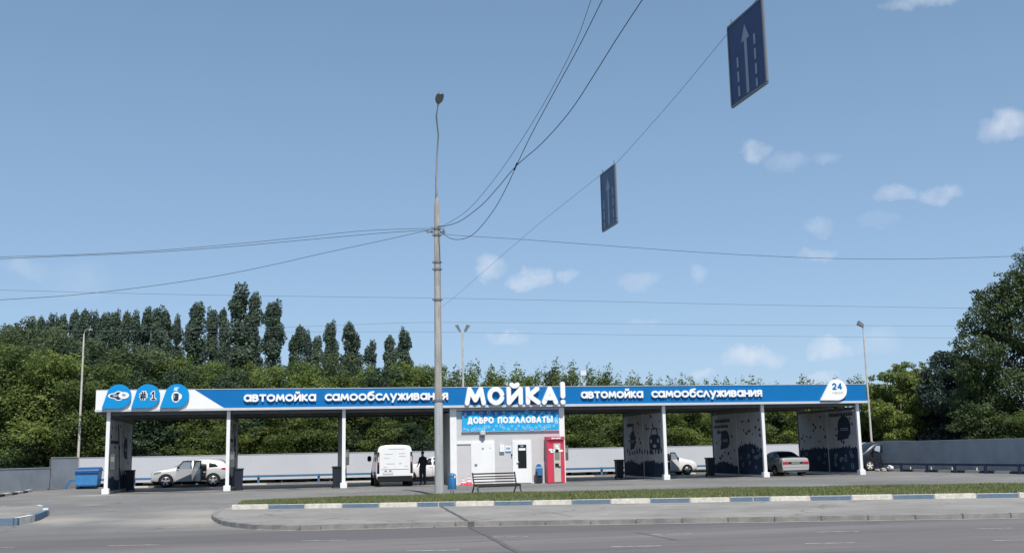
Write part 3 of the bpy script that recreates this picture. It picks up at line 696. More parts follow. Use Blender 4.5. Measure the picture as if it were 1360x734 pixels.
ur = thing('litter_bin', 'small bright blue litter bin with a hood on a stand beside the concrete pole', 'litter bin', (15.38, -11.9, 0))
MB().lathe([(.12, .20), (.150, .21), (.155, .24), (.155, .60), (.14, .64), (.11, .645)], n=22).build('body', 'urn_blue', ur, smooth=45)
MB().lathe([(.175, .74), (.165, .78), (.10, .82), (.02, .84)], n=22).build('hood', 'urn_blue', ur, smooth=45)
MB().tube([(-.165, 0, .16), (-.165, 0, .74)], .014, 6).tube([(.165, 0, .16), (.165, 0, .74)], .014, 6).tube([(-.165, 0, .2), (.165, 0, .2)], .01, 6).build('frame', 'steel_grey', ur)
for s_ in (-1, 1): MB().tube([(s_ * .05, 0, 0), (s_ * .05, 0, .16)], .015, 8).build('leg', 'steel_grey', ur)
MB().lathe([(.10, .646), (.10, .735)], n=16).build('liner', 'rag_white', ur)

lb = thing('litter_bin', 'dark blue litter bin with an arched top standing left of the vending machine', 'litter bin', (21.55, -.35, 0))
MB().box(-.17, -.15, .02, .17, .15, .62).build('body', 'dark_plastic', lb, bevel=.02)
MB().lathe([(.14, .4), (.17, .42), (.17, .78), (.14, .8)], (0.02, -.05, 0), 18).build('bucket', 'urn_blue', lb, smooth=45)
MB().tube([(-.17, 0, .6), (-.17, 0, .85)] + [(-.17 * math.cos(R(a)), 0, .85 + .17 * math.sin(R(a))) for a in range(15, 180, 15)] + [(.17, 0, .85), (.17, 0, .6)], .022, 8).build('hoop', 'trim_grey', lb, smooth=True)
MB().prism([(-.15, .84)] + [(-.15 * math.cos(R(a)), .85 + .15 * math.sin(R(a))) for a in range(0, 181, 15)], XZ(.03), 0, .03).build('hood', 'urn_blue', lb)

bl, br = G(629.5, 655.5), G(688.5, 653.2); bc = (bl + br) / 2; bang = math.atan2(br.y - bl.y, br.x - bl.x)
bn_ = thing('park_bench', 'dark slatted park bench with curved metal end frames at the edge of the grass', 'bench', (bc.x, bc.y, 0), bang)
for k, z in enumerate((.43, .55, .645, .755)):
    MB().box(-.97, .12 + .025 * k, z, .97, .15 + .025 * k, z + (.05 if k < 3 else .06)).build('back_slat', 'bench_wood', bn_, bevel=.006)
for k in range(4): MB().box(-.97, -.30 + .105 * k, .335 + .004 * k, .97, -.205 + .105 * k, .37 + .004 * k).build('seat_slat', 'bench_wood', bn_, bevel=.006)
for s_ in (-.96, .96):
    MB().tube([(s_, -.38, .02), (s_, -.33, .06), (s_, -.26, .18), (s_, -.28, .32), (s_, -.10, .315), (s_, .08, .34), (s_, .14, .5), (s_, .225, .83)], .033, 8).tube([(s_, .30, .02), (s_, .22, .12), (s_, .13, .22), (s_, .08, .34)], .03, 8).build('end_frame', 'bench_black', bn_, smooth=True)
MB().box(-.95, -.31, .255, .95, -.285, .332).build('front_bar', 'bench_black', bn_)

def cone(lab, loc, s_, src=None):
    if src: return another(src, lab, loc, .4, (s_,) * 3)
    t = thing('traffic_cone', lab, 'cone', loc, 0, 'small traffic cones by the building')
    MB().use('cone_red').box(-.2, -.2, 0, .2, .2, .04).lathe([(.17, .04), (.12, .17)], n=18).use('rag_white').lathe([(.119, .171), (.085, .26)], n=18, cap=False).use('cone_red').lathe([(.084, .261), (.062, .32)], n=18, cap=False).use('rag_white').lathe([(.061, .321), (.03, .40)], n=18).build('cone_body', None, t, smooth=30)
    MB().tube([(0, 0, .4), (0, 0, .5)], .012, 6).build('tip', 'steel_grey', t); return t
c0 = cone('smaller red and white traffic cone, left one of the pair against the grey panel', (17.55, -.35, 0), 1)
c0.scale = (.9, .9, .78)
cone('taller red and white traffic cone, right one of the pair, next to the solid door', (17.86, -.32, 0), 1.0, c0)

cn = thing('waste_container', 'large blue wheeled waste container with a ribbed lid by the left corner of the fence', 'waste container', (-3.05, 12.2, 0), R(-4))
b = MB(); b.add([(x * s_, y * s_, z) for z, s_ in ((.18, .9), (1.02, 1.0)) for x, y in ((-.66, -.5), (.66, -.5), (.66, .5), (-.66, .5))], [(3, 2, 1, 0), (4, 5, 6, 7), (0, 1, 5, 4), (1, 2, 6, 5), (2, 3, 7, 6), (3, 0, 4, 7)])
b.build('body', 'container_blue', cn, bevel=.03)
MB().add([(-.72, -.58, 1.02), (.72, -.58, 1.02), (.72, .56, 1.02), (-.72, .56, 1.02), (-.70, -.5, 1.13), (.70, -.5, 1.13), (.66, .4, 1.26), (-.66, .4, 1.26)], [(3, 2, 1, 0), (4, 5, 6, 7), (0, 1, 5, 4), (1, 2, 6, 5), (2, 3, 7, 6), (3, 0, 4, 7)]).build('lid', 'container_dark', cn, bevel=.02)
MB().box(-.67, -.56, .92, .67, -.50, 1.0).build('rim', 'container_dark', cn, bevel=.01)
MB().box(-.60, -.475, .16, .60, .45, .24).build('base_frame', 'container_dark', cn)
for sx in (-.5, .5):
    for sy in (-.36, .36): MB().lathe([(.085, -.03), (.09, 0), (.085, .03)], (sx, sy, .09), 14, 'x').build('wheel', 'black_rubber', cn)
sb = MB().box(-.2, -.2, 0, .2, .2, .6).build('plastic_crate', 'container_dark', bevel=.03); sb.location = (-2.05, 12.6, 0); sb.scale = (.8, .8, 1); tag(sb, 'dark blue upright plastic box standing right of the large waste container', 'crate')

# ------------------------------------------------------------------ fences and rails
def corrugated(name, p, q, h, m, parent=None, pitch=.115, dep=.007, z0=.05, step=None):
    p, q = Vector(p), Vector(q); L_ = (q - p).length; d = (q - p) / L_; n = Vector((-d.y, d.x)); mb = MB(); k = int(L_ / pitch); pts = []
    for i in range(k):
        for (f_, o_) in ((0, 0), (.42, 0), (.5, 1), (.92, 1)):
            s_ = (i + f_) * pitch; pts.append(p + d * s_ + n * dep * o_)
    pts.append(q); vs = []
    for a in pts: vs += [(a.x, a.y, z0), (a.x, a.y, z0 + h)]
    fs = [(2 * i, 2 * i + 2, 2 * i + 3, 2 * i + 1) for i in range(len(pts) - 1)]; o_ = len(vs)
    back = [a - n * .05 for a in (p, q)]
    mb.add(vs, fs); mb.obox(p - n * .02 , q - n * .02, .02, z0, z0 + h - .01)
    return mb.build(name, m, parent)
def fence(label, p, q, h, m, cap='trim_grey', posts=3.0, z0=.05):
    t = thing('metal_fence', label, 'fence', (0, 0, 0), 0)
    corrugated('sheet_panel', p, q, h, m, t, z0=z0)
    P, Q = Vector(p), Vector(q); d = (Q - P).normalized(); n = Vector((-d.y, d.x)); L_ = (Q - P).length
    MB().obox(P + n * .01 - n * .02, Q + n * .01 - n * .02, .07, z0 + h + .002, z0 + h + .03).build('cap_rail', cap, t)
    s_ = 0
    k = max(1, int(L_ / posts))
    for i in range(k + 1):
        a = P + d * (L_ * i / k) - n * .09; MB().obox(a - d * .03, a + d * .03, .06, 0, z0 + h - .05).build('post', 'steel_grey', t)
    return t
fence('long pale grey sheet fence running behind the wash bays', (51, 15.0), (-4.15, 15.0), 1.57, 'fence_light', z0=.24)
fence('dark slate corrugated fence along the right edge of the plaza', (47.1, -22), (46.05, 7.9), 1.76, 'fence_slate')
fence('short tall grey fence panel at the left corner beside the blue container', (-4.2, 15.0), (-5.2, 12.45), 1.80, 'fence_slate')
fence('low dark grey fence at the far left edge of the plaza', (-5.25, 12.4), (-9.2, 1.0), 1.22, 'fence_slate')
def guardrail(label, path, zb, h, m, step, w=.06, slanted=False):
    t = thing('guardrail', label, 'guardrail', (0, 0, 0)); P = [Vector(p) for p in path]
    r_ = MB()
    for a, b in zip(P[:-1], P[1:]): r_.obox(a, b, w, zb, zb + h)
    r_.build('rail', m, t); Ls = sum((b - a).length for a, b in zip(P[:-1], P[1:])); n = max(2, int(Ls / step) + 1)
    for i, a in enumerate(lerp_path(path, n)):
        if slanted and i == n - 1: MB().add([(a.x - .35, a.y - .05, 0), (a.x - .20, a.y - .05, 0), (a.x - .20, a.y + .05, 0), (a.x - .35, a.y + .05, 0), (a.x - .02, a.y - .05, zb + h), (a.x + .13, a.y - .05, zb + h), (a.x + .13, a.y + .05, zb + h), (a.x - .02, a.y + .05, zb + h)], [(3, 2, 1, 0), (4, 5, 6, 7), (0, 1, 5, 4), (1, 2, 6, 5), (2, 3, 7, 6), (3, 0, 4, 7)]).build('end_post', 'rail_blue', t)
        else: MB().box(a.x - .07, a.y + .05, 0, a.x + .07, a.y + .15, zb + h + .01).build('post', m, t)
    return t
guardrail('low blue guardrail on posts in front of the pale rear fence', [(43.5, 13.2), (-4.3, 13.2)], .42, .13, 'rail_blue', 3.6, slanted=True)
guardrail('dark navy guardrail on stout posts along the right fence', [(45.25, 7.2), (45.5, -2), (46.0, -14)], .40, .12, 'rail_navy', 2.6)
for k, y in enumerate((3.2, 1.1, -.9, -3.1)):
    st = MB().box(-.03, -.03, 0, .03, .03, .30).build('marker_stake', 'kerb_white'); st.location = (45.75 - .03 * y, y + 1.0, 0)
    tag(st, 'short pale stake at the foot of the dark fence, %s' % ('nearest the dark minivan', 'second from the minivan', 'between the two stout rail posts', 'farthest right of the four')[k], 'stake', 'pale stakes at the foot of the right fence')

# ------------------------------------------------------------------ vehicles
def car_body(stn, name, m, parent, sub=1, dark_low=None):
    vs = []; fs = []
    for (x, zb, zbelt, zt, w, wr) in stn:
        sec = [(0, zb), (w * .86, zb), (w * .97, zb + .10), (w, zb + (zbelt - zb) * .55), (w * .965, zbelt), (wr + (w * .965 - wr) * .12, zbelt + (zt - zbelt) * .86), (wr * .82, zt), (0, zt + .015)]
        full = sec + [(-y, z) for y, z in sec[-2:0:-1]]
        vs += [(x, y, z) for y, z in full]
    n = 14; k = len(stn)
    for i in range(k - 1):
        for j in range(n): fs.append((i * n + j, i * n + (j + 1) % n, (i + 1) * n + (j + 1) % n, (i + 1) * n + j))
    fs += [tuple(range(n))[::-1], tuple((k - 1) * n + j for j in range(n))]
    me = bpy.data.meshes.new(name); me.from_pydata(vs, [], fs); bm = bmesh.new(); bm.from_mesh(me); bmesh.ops.recalc_face_normals(bm, faces=bm.faces)
    bm.to_mesh(me); bm.free()
    me.materials.append(MATS[m]); o = bpy.data.objects.new(name, me); COL.objects.link(o)
    md = o.modifiers.new('s', 'SUBSURF'); md.levels = 2; md.render_levels = 2
    dg = bpy.context.evaluated_depsgraph_get(); me2 = bpy.data.meshes.new_from_object(o.evaluated_get(dg)); o.modifiers.clear(); o.data = me2; bpy.data.meshes.remove(me)
    me2.polygons.foreach_set('use_smooth', [True] * len(me2.polygons)); o.parent = parent
    bm = bmesh.new(); bm.from_mesh(me2); bv = BVHTree.FromBMesh(bm); bm.free()
    return o, bv
def decal(bv, poly, axis, name, m, parent, off=.008, res=7, thick=True):
    """polygon in (u,v): axis 'y+','y-' -> u=x,v=z ; axis 'x+','x-' -> u=y,v=z; laid on the body surface"""
    us = [p[0] for p in poly]; vs_ = [p[1] for p in poly]
    # triangulated fan grid: subdivide quad polygons (4 corners) bilinear, or fan for others
    d = {'y+': Vector((0, -1, 0)), 'y-': Vector((0, 1, 0)), 'x+': Vector((-1, 0, 0)), 'x-': Vector((1, 0, 0)), 'z+': Vector((0, 0, -1))}[axis]
    def hit(u, v):
        o = Vector((u, 0, v)) if axis[0] == 'y' else (Vector((0, u, v)) if axis[0] == 'x' else Vector((u, v, 0)))
        o = o - d * 6; h = bv.ray_cast(o, d)
        if h[0] is None: h = bv.find_nearest(o + d * 6 - d * 1.0); p = h[0]; nrm = h[1]
        else: p, nrm = h[0], h[1]
        if nrm.dot(d) > 0: nrm = -nrm
        return p + nrm * off
    mb = MB()
    if len(poly) == 4:
        A, B, C_, D_ = [Vector(p) for p in poly]; g_ = [[hit(*(A.lerp(B, i / res).lerp(D_.lerp(C_, i / res), j / res))) for j in range(res + 1)] for i in range(res + 1)]
        vs2 = [p for r_ in g_ for p in r_]; mb.add(vs2, [(i * (res + 1) + j, (i + 1) * (res + 1) + j, (i + 1) * (res + 1) + j + 1, i * (res + 1) + j + 1) for i in range(res) for j in range(res)])
    else:
        c = Vector((sum(us) / len(us), sum(vs_) / len(vs_))); P = [Vector(p) for p in poly]; rings_ = [[hit(*(c.lerp(p, k / 4))) for p in P] for k in range(1, 5)]; n = len(P)
        vs2 = [hit(*c)] + [p for r_ in rings_ for p in r_]; fs = [(0, 1 + i, 1 + (i + 1) % n) for i in range(n)]
        for k in range(3): fs += [(1 + k * n + i, 1 + (k + 1) * n + i, 1 + (k + 1) * n + (i + 1) % n, 1 + k * n + (i + 1) % n) for i in range(n)]
        mb.add(vs2, fs)
    o = mb.build(name, m, parent, smooth=True); return o
def wheel(parent, x, y, r, side, rim='rim_metal', w=.2):
    y0 = y - side * w; t = MB().lathe([(r * .62, y), (r * .9, y + side * .005), (r, y - side * .03), (r, y0), (r * .6, y0)], (x, 0, r), 26, 'y').build('wheel', 'black_rubber', parent, smooth=50)
    rb_ = MB().use(rim).lathe([(r * .60, y - side * .02), (r * .63, y + side * .008), (r * .66, y + side * .002)], (x, 0, r), 24, 'y', cap=False)
    rb_.use('bumper_black').lathe([(.01, y - side * .035), (r * .62, y - side * .034)], (x, 0, r), 20, 'y')
    rb_.use(rim)
    for k in range(5):
        a = 2 * PI * k / 5 + .3; c, s_ = math.cos(a), math.sin(a); q = Vector((-s_, c)) * r * .10; p1 = Vector((c, s_)) * r * .62; p0 = Vector((c, s_)) * r * .05
        rb_.prism([(p0 - q).to_tuple(), (p1 - q * 1.3).to_tuple(), (p1 + q * 1.3).to_tuple(), (p0 + q).to_tuple()], lambda u, v, d: (x + u, y + side * d, r + v), -.03, .004 + .001 * k)
    rb_.lathe([(r * .16, y - side * .03), (r * .15, y + side * .012), (.01, y + side * .014)], (x, 0, r), 14, 'y'); rb_.build('rim', None, t)
    return t
def arches(bv, parent, xs, r, w):
    for x in xs:
        for s_, ax in ((1, 'y+'), (-1, 'y-')):
            decal(bv, [(x + (r + .07) * math.cos(R(a)), max(.2, r + (r + .07) * math.sin(R(a)))) for a in range(-30, 211, 15)], ax, 'wheel_arch', 'bumper_black', parent, off=.010)

def make_hatch(kind, label, cat, loc, rz, paint, open_doors=()):
    t = thing('parked_car', label, cat, loc, rz)
    if kind == 'crossover':
        st = [(0.0, .34, .74, .80, .74, .62), (.03, .28, .80, .87, .82, .68), (.25, .22, .92, .99, .89, .74), (.7, .20, .96, 1.06, .905, .74), (1.15, .20, 1.0, 1.12, .91, .74), (1.32, .20, 1.02, 1.18, .91, .70), (1.8, .20, 1.03, 1.46, .91, .62), (2.15, .20, 1.04, 1.60, .91, .60), (2.7, .20, 1.05, 1.655, .91, .60), (3.4, .20, 1.08, 1.62, .91, .59), (3.95, .20, 1.10, 1.57, .90, .60), (4.18, .22, 1.11, 1.42, .89, .62), (4.34, .26, 1.08, 1.18, .87, .66), (4.41, .30, 1.0, 1.08, .85, .68), (4.425, .36, .92, 1.0, .82, .66)]
        wb = (.86, 3.52); r = .365; L_ = 4.42
        side_win = [[(1.62, 1.08), (2.28, 1.08), (2.28, 1.53), (2.12, 1.52)], [(2.38, 1.08), (3.12, 1.10), (3.06, 1.52), (2.38, 1.54)], [(3.26, 1.12), (3.80, 1.15), (3.62, 1.34), (3.24, 1.40)]]
    elif kind == 'hatch':
        st = [(0.0, .40, .62, .66, .62, .5), (.05, .28, .70, .76, .76, .62), (.3, .20, .82, .90, .83, .68), (.7, .18, .88, .98, .845, .7), (1.0, .18, .92, 1.04, .85, .7), (1.2, .18, .94, 1.12, .85, .66), (1.7, .18, .95, 1.38, .85, .58), (2.0, .18, .96, 1.47, .85, .56), (2.6, .18, .97, 1.50, .85, .56), (3.2, .18, .99, 1.46, .85, .55), (3.6, .18, 1.0, 1.34, .84, .54), (3.85, .24, .98, 1.08, .80, .58), (3.93, .36, .8, .86, .72, .55)]
        wb = (.76, 3.2); r = .30; L_ = 3.93
        side_win = [[(1.5, .99), (2.08, .99), (2.08, 1.38), (1.9, 1.36)], [(2.18, .99), (2.84, 1.0), (2.80, 1.38), (2.18, 1.40)], [(2.94, 1.02), (3.3, 1.05), (3.18, 1.20), (2.92, 1.26)]]
    elif kind == 'sedan':
        st = [(0.0, .40, .60, .64, .66, .5), (.04, .28, .68, .72, .78, .64), (.3, .20, .78, .84, .83, .7), (.8, .18, .84, .92, .84, .72), (1.15, .18, .88, .97, .84, .70), (1.3, .18, .89, 1.02, .84, .66), (1.9, .18, .90, 1.32, .84, .56), (2.2, .18, .91, 1.40, .84, .55), (2.8, .18, .92, 1.39, .84, .55), (3.1, .18, .93, 1.32, .84, .56), (3.5, .18, .94, 1.07, .84, .66), (3.6, .18, .95, 1.03, .84, .72), (4.1, .20, .94, 1.02, .83, .72), (4.22, .21, .94, 1.01, .83, .75), (4.27, .23, .92, .99, .825, .74), (4.30, .26, .88, .96, .815, .73), (4.305, .28, .87, .95, .81, .72)]
        wb = (.8, 3.3); r = .29; L_ = 4.3
        side_win = [[(1.62, .96), (2.28, .96), (2.28, 1.30), (2.02, 1.28)], [(2.36, .96), (3.0, .97), (2.9, 1.28), (2.36, 1.31)], [(3.08, .98), (3.35, .99), (3.02, 1.22), (2.98, 1.24)]]
    body, bv = car_body([(x - L_ / 2, *q) for x, *q in st], 'body', paint, t)
    sh = -L_ / 2
    arches(bv, t, [w_ + sh for w_ in wb], r, .9)
    W = max(s[4] for s in st)
    for x in wb:
        for s_ in (1, -1): wheel(t, x + sh, s_ * (W + .012), r, s_)
    for s_, ax in ((1, 'y+'), (-1, 'y-')):
        for k, w_ in enumerate(side_win):
            if (s_, k) in open_doors: continue
            decal(bv, [(x + sh, z) for x, z in w_], ax, 'side_window', 'glass_dark', t, off=.02)
        decal(bv, [(wb[0] + .45 + sh, .22), (wb[1] - .42 + sh, .22), (wb[1] - .42 + sh, .34), (wb[0] + .45 + sh, .34)], ax, 'sill', 'bumper_black' if kind != 'hatch' else paint, t, off=.012)
        dl = MB()
        for x in ((1.42, 2.33, 3.15) if kind == 'crossover' else (1.3, 2.13, 2.9)):
            zt_ = 1.0 if kind == 'crossover' else .9
            decal(bv, [(x + sh - .006, .36), (x + sh + .006, .36), (x + sh + .006, zt_), (x + sh - .006, zt_)], ax, 'door_gap', 'bumper_black', t, off=.006, res=3)
        for x in ((2.12, 2.95) if kind == 'crossover' else (1.95, 2.72)):
            decal(bv, [(x + sh, .84), (x + sh + .16, .84), (x + sh + .16, .875), (x + sh, .875)], ax, 'door_handle', 'bumper_black' if kind == 'sedan' else paint, t, off=.03, res=2)
    if kind == 'crossover':
        for ax in ('y+', 'y-'):
            decal(bv, [(.12 + sh, .24), (.50 + sh, .22), (.50 + sh, .36), (.10 + sh, .38)], ax, 'bumper_cladding', 'bumper_black', t, off=.014)
            decal(bv, [(3.92 + sh, .24), (4.36 + sh, .32), (4.38 + sh, .50), (3.94 + sh, .42)], ax, 'bumper_cladding', 'bumper_black', t, off=.014)
            decal(bv, [(.14 + sh, .74), (.55 + sh, .84), (.60 + sh, .93), (.22 + sh, .88)], ax, 'headlight', 'display', t, off=.014)
            decal(bv, [(3.98 + sh, .98), (4.34 + sh, .96), (4.30 + sh, 1.08), (4.0 + sh, 1.08)], ax, 'tail_light', 'lamp_red', t, off=.014)
    zt0 = {'crossover': (1.16, 1.55, .7), 'hatch': (1.08, 1.42, .64), 'sedan': (1.0, 1.35, .62)}[kind]
    # windscreen and rear window
    decal(bv, [(-zt0[2], zt0[0]), (zt0[2], zt0[0]), (zt0[2] * .82, zt0[1]), (-zt0[2] * .82, zt0[1])], 'x-', 'windscreen', 'glass_dark', t)
    rz_ = {'crossover': (1.22, 1.56), 'hatch': (1.08, 1.40), 'sedan': (1.03, 1.345)}[kind]
    decal(bv, [(-zt0[2] * .95, rz_[0]), (zt0[2] * .95, rz_[0]), (zt0[2] * .8, rz_[1]), (-zt0[2] * .8, rz_[1])], 'x+', 'rear_window', 'glass_dark', t)
    fz = {'crossover': .74, 'hatch': .64, 'sedan': .60}[kind]
    for s_ in (1, -1):
        decal(bv, [(s_ * .42, fz), (s_ * .70, fz + .01), (s_ * .76, fz + .15), (s_ * .45, fz + .11)], 'x-', 'headlight', 'lamp_clear', t, off=.012)
        if kind == 'sedan': decal(bv, [(s_ * .40, .66), (s_ * .78, .66), (s_ * .78, .80), (s_ * .46, .80)], 'x+', 'tail_light', 'lamp_red', t, off=.014)
        else: decal(bv, [(s_ * .52, fz + .18), (s_ * .80, fz + .16), (s_ * .80, fz + .36), (s_ * .58, fz + .36)], 'x+', 'tail_light', 'lamp_red', t, off=.014)
        my = W + .02; xm = {'crossover': 1.55, 'hatch': 1.42, 'sedan': 1.52}[kind] + sh; zm = {'crossover': 1.08, 'hatch': .98, 'sedan': .96}[kind]
        MB().box(xm - .07, s_ * my if s_ > 0 else -my - .17, zm, xm + .07, my + .17 if s_ > 0 else -my, zm + .14).build('wing_mirror', 'bumper_black' if kind != 'hatch' else 'bumper_black', t, bevel=.03)
    decal(bv, [(-.35, .36), (.35, .36), (.35, .56), (-.35, .56)], 'x-', 'grille', 'bumper_black', t, off=.012)
    if kind == 'sedan':
        decal(bv, [(-.39, .665), (.39, .665), (.45, .795), (-.45, .795)], 'x+', 'rear_garnish', 'bumper_black', t, off=.010)
        decal(bv, [(-.26, .685), (.26, .685), (.26, .775), (-.26, .775)], 'x+', 'number_plate', 'display', t, off=.022)
        decal(bv, [(-.74, .53), (.74, .53), (.74, .56), (-.74, .56)], 'x+', 'bumper_strip', 'trim_grey', t, off=.02)
        decal(bv, [(-.70, .27), (.70, .27), (.74, .33), (-.74, .33)], 'x+', 'lower_bumper', 'bumper_black', t, off=.012)
        for s_ in (-1, 1): MB().box(1.98, s_ * .5 - .13, .05, 2.06, s_ * .5 + .13, .31).build('mud_flap', 'black_rubber', t)
    else:
        decal(bv, [(-.25, .55), (.25, .55), (.25, .66), (-.25, .66)], 'x+', 'number_plate', 'plate', t, off=.014)
    return t, bv, sh, body
def side_door(t, x0, x1, ang, zs, y, sgn, paint):
    """door hinged at its front edge x0, swung open by ang"""
    h = Matrix.Translation((x0, y, 0)) @ Matrix.Rotation(sgn * ang, 4, 'Z'); L_ = x1 - x0
    def fn(u, v, d): return tuple(h @ Vector((u, sgn * d, v)))
    d = MB().prism([(0, .34), (L_, .34), (L_ + .02, zs), (0, zs)], fn, -.04, .04).build('door', paint, t, bevel=.015)
    zt = zs + .47; fr = MB()
    fr.prism([(0, zs + .002), (.05, zs + .002), (.42 * L_ / .8, zt), (.36 * L_ / .8, zt)] if ang < .6 else [(0, zs + .002), (.05, zs + .002), (.05, zt), (0, zt)], fn, -.02, .02)
    fr.prism([(L_ - .04, zs + .002), (L_ + .02, zs + .002), (L_, zt), (L_ - .05, zt)], fn, -.02, .02)
    a0 = .37 * L_ / .8 if ang < .6 else .051
    fr.prism([(a0, zt - .05), (L_ - .06, zt - .05), (L_ - .06, zt), (a0, zt)], fn, -.018, .018)
    fr.build('window_frame', 'bumper_black', d)
    g_ = [(.06, zs + .01), (L_ - .045, zs + .01), (L_ - .055, zt - .052), (a0 + .02, zt - .052)]
    MB().prism(g_, fn, -.005, .005).build('door_glass', 'glass_light' if ang < .6 else 'glass_dark', d)
    MB().prism([(L_ - .2, zs - .14), (L_ - .06, zs - .14), (L_ - .06, zs - .11), (L_ - .2, zs - .11)], fn, .041, .07).build('handle', 'bumper_black', d)
# white crossover, left, near side doors open; its front points to -X
cx_, bv, sh, _ = make_hatch('crossover', 'white crossover with two side doors open in the leftmost bay', 'car', (2.93, 11.0, 0), R(1), 'car_pearl', open_doors={(-1, 0), (-1, 1)})
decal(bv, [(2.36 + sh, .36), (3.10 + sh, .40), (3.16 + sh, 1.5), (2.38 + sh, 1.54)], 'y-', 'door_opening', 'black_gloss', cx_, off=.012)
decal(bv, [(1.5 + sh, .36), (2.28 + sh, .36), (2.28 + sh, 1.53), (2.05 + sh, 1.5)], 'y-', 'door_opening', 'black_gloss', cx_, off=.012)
side_door(cx_, 1.42 + sh, 2.34 + sh, R(-16), 1.05, -.93, 1, 'car_pearl')
side_door(cx_, 2.36 + sh, 3.16 + sh, R(-52), 1.05, -.93, 1, 'car_pearl')
# white hatchback on the right (its front points to +X)
c2, bv2, sh2, _ = make_hatch('hatch', 'white hatchback with its front door open behind the wall printed with a car front', 'car', (32.35, 10.9, 0), R(181), 'car_white', open_doors={(1, 0)})
decal(bv2, [(1.45 + sh2, .36), (2.1 + sh2, .36), (2.08 + sh2, 1.38), (1.85 + sh2, 1.36)], 'y+', 'door_opening', 'black_gloss', c2, off=.012)
side_door(c2, 1.32 + sh2, 2.12 + sh2, R(-28), .97, .87, -1, 'car_white')
# white hatchback behind the standing person
make_hatch('hatch', 'white hatchback parked crosswise behind the person dressed in black', 'car', (17.1, 10.9, 0), R(-4), 'car_white')
# silver sedan in the last but one bay, tail towards the road
make_hatch('sedan', 'silver sedan seen from behind in the rightmost bay but one', 'car', (36.75, 3.35, 0), R(-90), 'car_silver')

# white van, tail towards the road
vn = thing('delivery_van', 'white panel van with closed rear doors backed towards the road left of the pole', 'van', (14.12, 2.98, 0), R(-90))
st = [(0.0, .45, .75, .82, .70, .6), (.06, .32, .85, .95, .86, .72), (.4, .25, 1.0, 1.14, .92, .78), (.75, .24, 1.08, 1.28, .93, .78), (1.1, .24, 1.1, 1.66, .93, .74), (1.5, .24, 1.12, 1.90, .93, .80), (2.0, .24, 1.12, 1.95, .93, .83), (3.5, .24, 1.12, 1.96, .93, .84), (4.3, .24, 1.12, 1.96, .93, .84), (4.52, .25, 1.12, 1.95, .93, .84), (4.58, .26, 1.12, 1.94, .925, .83), (4.60, .29, 1.1, 1.88, .91, .82), (4.61, .29, 1.1, 1.87, .90, .81)]
vn.scale = (1.0, 1.06, 1.09)
VL = 4.6; body, bvv = car_body([(x - VL / 2, *q) for x, *q in st], 'body', 'car_white', vn); vh = -VL / 2
arches(bvv, vn, (.85 + vh, 3.65 + vh), .33, .93)
for x in (.85, 3.65):
    for s_ in (1, -1): wheel(vn, x + vh, s_ * .94, .325, s_, rim='steel_grey', w=.24)
for s_, ax in ((1, 'y+'), (-1, 'y-')):
    decal(bvv, [(1.25 + vh, 1.15), (2.0 + vh, 1.15), (2.0 + vh, 1.62), (1.5 + vh, 1.62)], ax, 'side_window', 'glass_dark', vn)
    decal(bvv, [(.3 + vh, .28), (4.4 + vh, .28), (4.4 + vh, .42), (.3 + vh, .42)], ax, 'sill', 'bumper_black', vn, off=.012)
    decal(bvv, [(s_ * .755, .62), (s_ * .88, .62), (s_ * .85, 1.62), (s_ * .755, 1.62)], 'x+', 'light_surround', 'bumper_black', vn, off=.010)
    decal(bvv, [(s_ * .76, 1.05), (s_ * .84, 1.05), (s_ * .83, 1.13), (s_ * .76, 1.13)], 'x+', 'tail_light', 'lamp_red', vn, off=.02)
    decal(bvv, [(s_ * .76, 1.15), (s_ * .84, 1.15), (s_ * .82, 1.42), (s_ * .76, 1.42)], 'x+', 'tail_light', 'beige_panel', vn, off=.02)
    decal(bvv, [(s_ * .77, 1.46), (s_ * .83, 1.46), (s_ * .82, 1.50), (s_ * .77, 1.50)], 'x+', 'tail_light', 'lamp_red', vn, off=.02)
    MB().box(1.45 + vh, .97 if s_ > 0 else -1.17, 1.18, 1.58 + vh, 1.17 if s_ > 0 else -.97, 1.46).build('wing_mirror', 'bumper_black', vn, bevel=.04)
    decal(bvv, [(s_ * .46, .86), (s_ * .78, .86), (s_ * .82, 1.02), (s_ * .5, .98)], 'x-', 'headlight', 'lamp_clear', vn, off=.012)
decal(bvv, [(-.74, 1.18), (.74, 1.18), (.64, 1.78), (-.64, 1.78)], 'x-', 'windscreen', 'glass_dark', vn)
MB().box(2.24, -.86, .22, 2.37, .86, .50).build('rear_bumper', 'bumper_black', vn, bevel=.03)
decal(bvv, [(-.005, .82), (.005, .82), (.005, 1.86), (-.005, 1.86)], 'x+', 'door_gap', 'trim_grey', vn, off=.004, res=4)
decal(bvv, [(-.68, .80), (.68, .80), (.68, .815), (-.68, .815)], 'x+', 'door_gap', 'bumper_black', vn, off=.006, res=4)
decal(bvv, [(-.60, .58), (-.08, .58), (-.08, .71), (-.60, .71)], 'x+', 'number_plate', 'plate', vn, off=.02)
decal(bvv, [(-.50, .72), (-.40, .72), (-.40, .76), (-.50, .76)], 'x+', 'plate_lamp', 'bumper_black', vn, off=.03, res=2)
decal(bvv, [(-.28, .72), (-.18, .72), (-.18, .76), (-.28, .76)], 'x+', 'plate_lamp', 'bumper_black', vn, off=.03, res=2)
for (a, b, z, h) in ((-.30, .48, 1.75, .03), (-.52, -.1, 1.52, .025), (.18, .50, 1.54, .03), (.20, .52, 1.40, .035), (-.54, -.25, 1.33, .02), (-.42, -.02, 1.06, .035), (.18, .34, 1.06, .06), (.46, .62, .95, .025), (-.55, -.4, .9, .03)):
    decal(bvv, [(a, z), (b, z), (b, z + h), (a, z + h)], 'x+', 'printed_lettering', 'trim_grey', vn, off=.009, res=4)

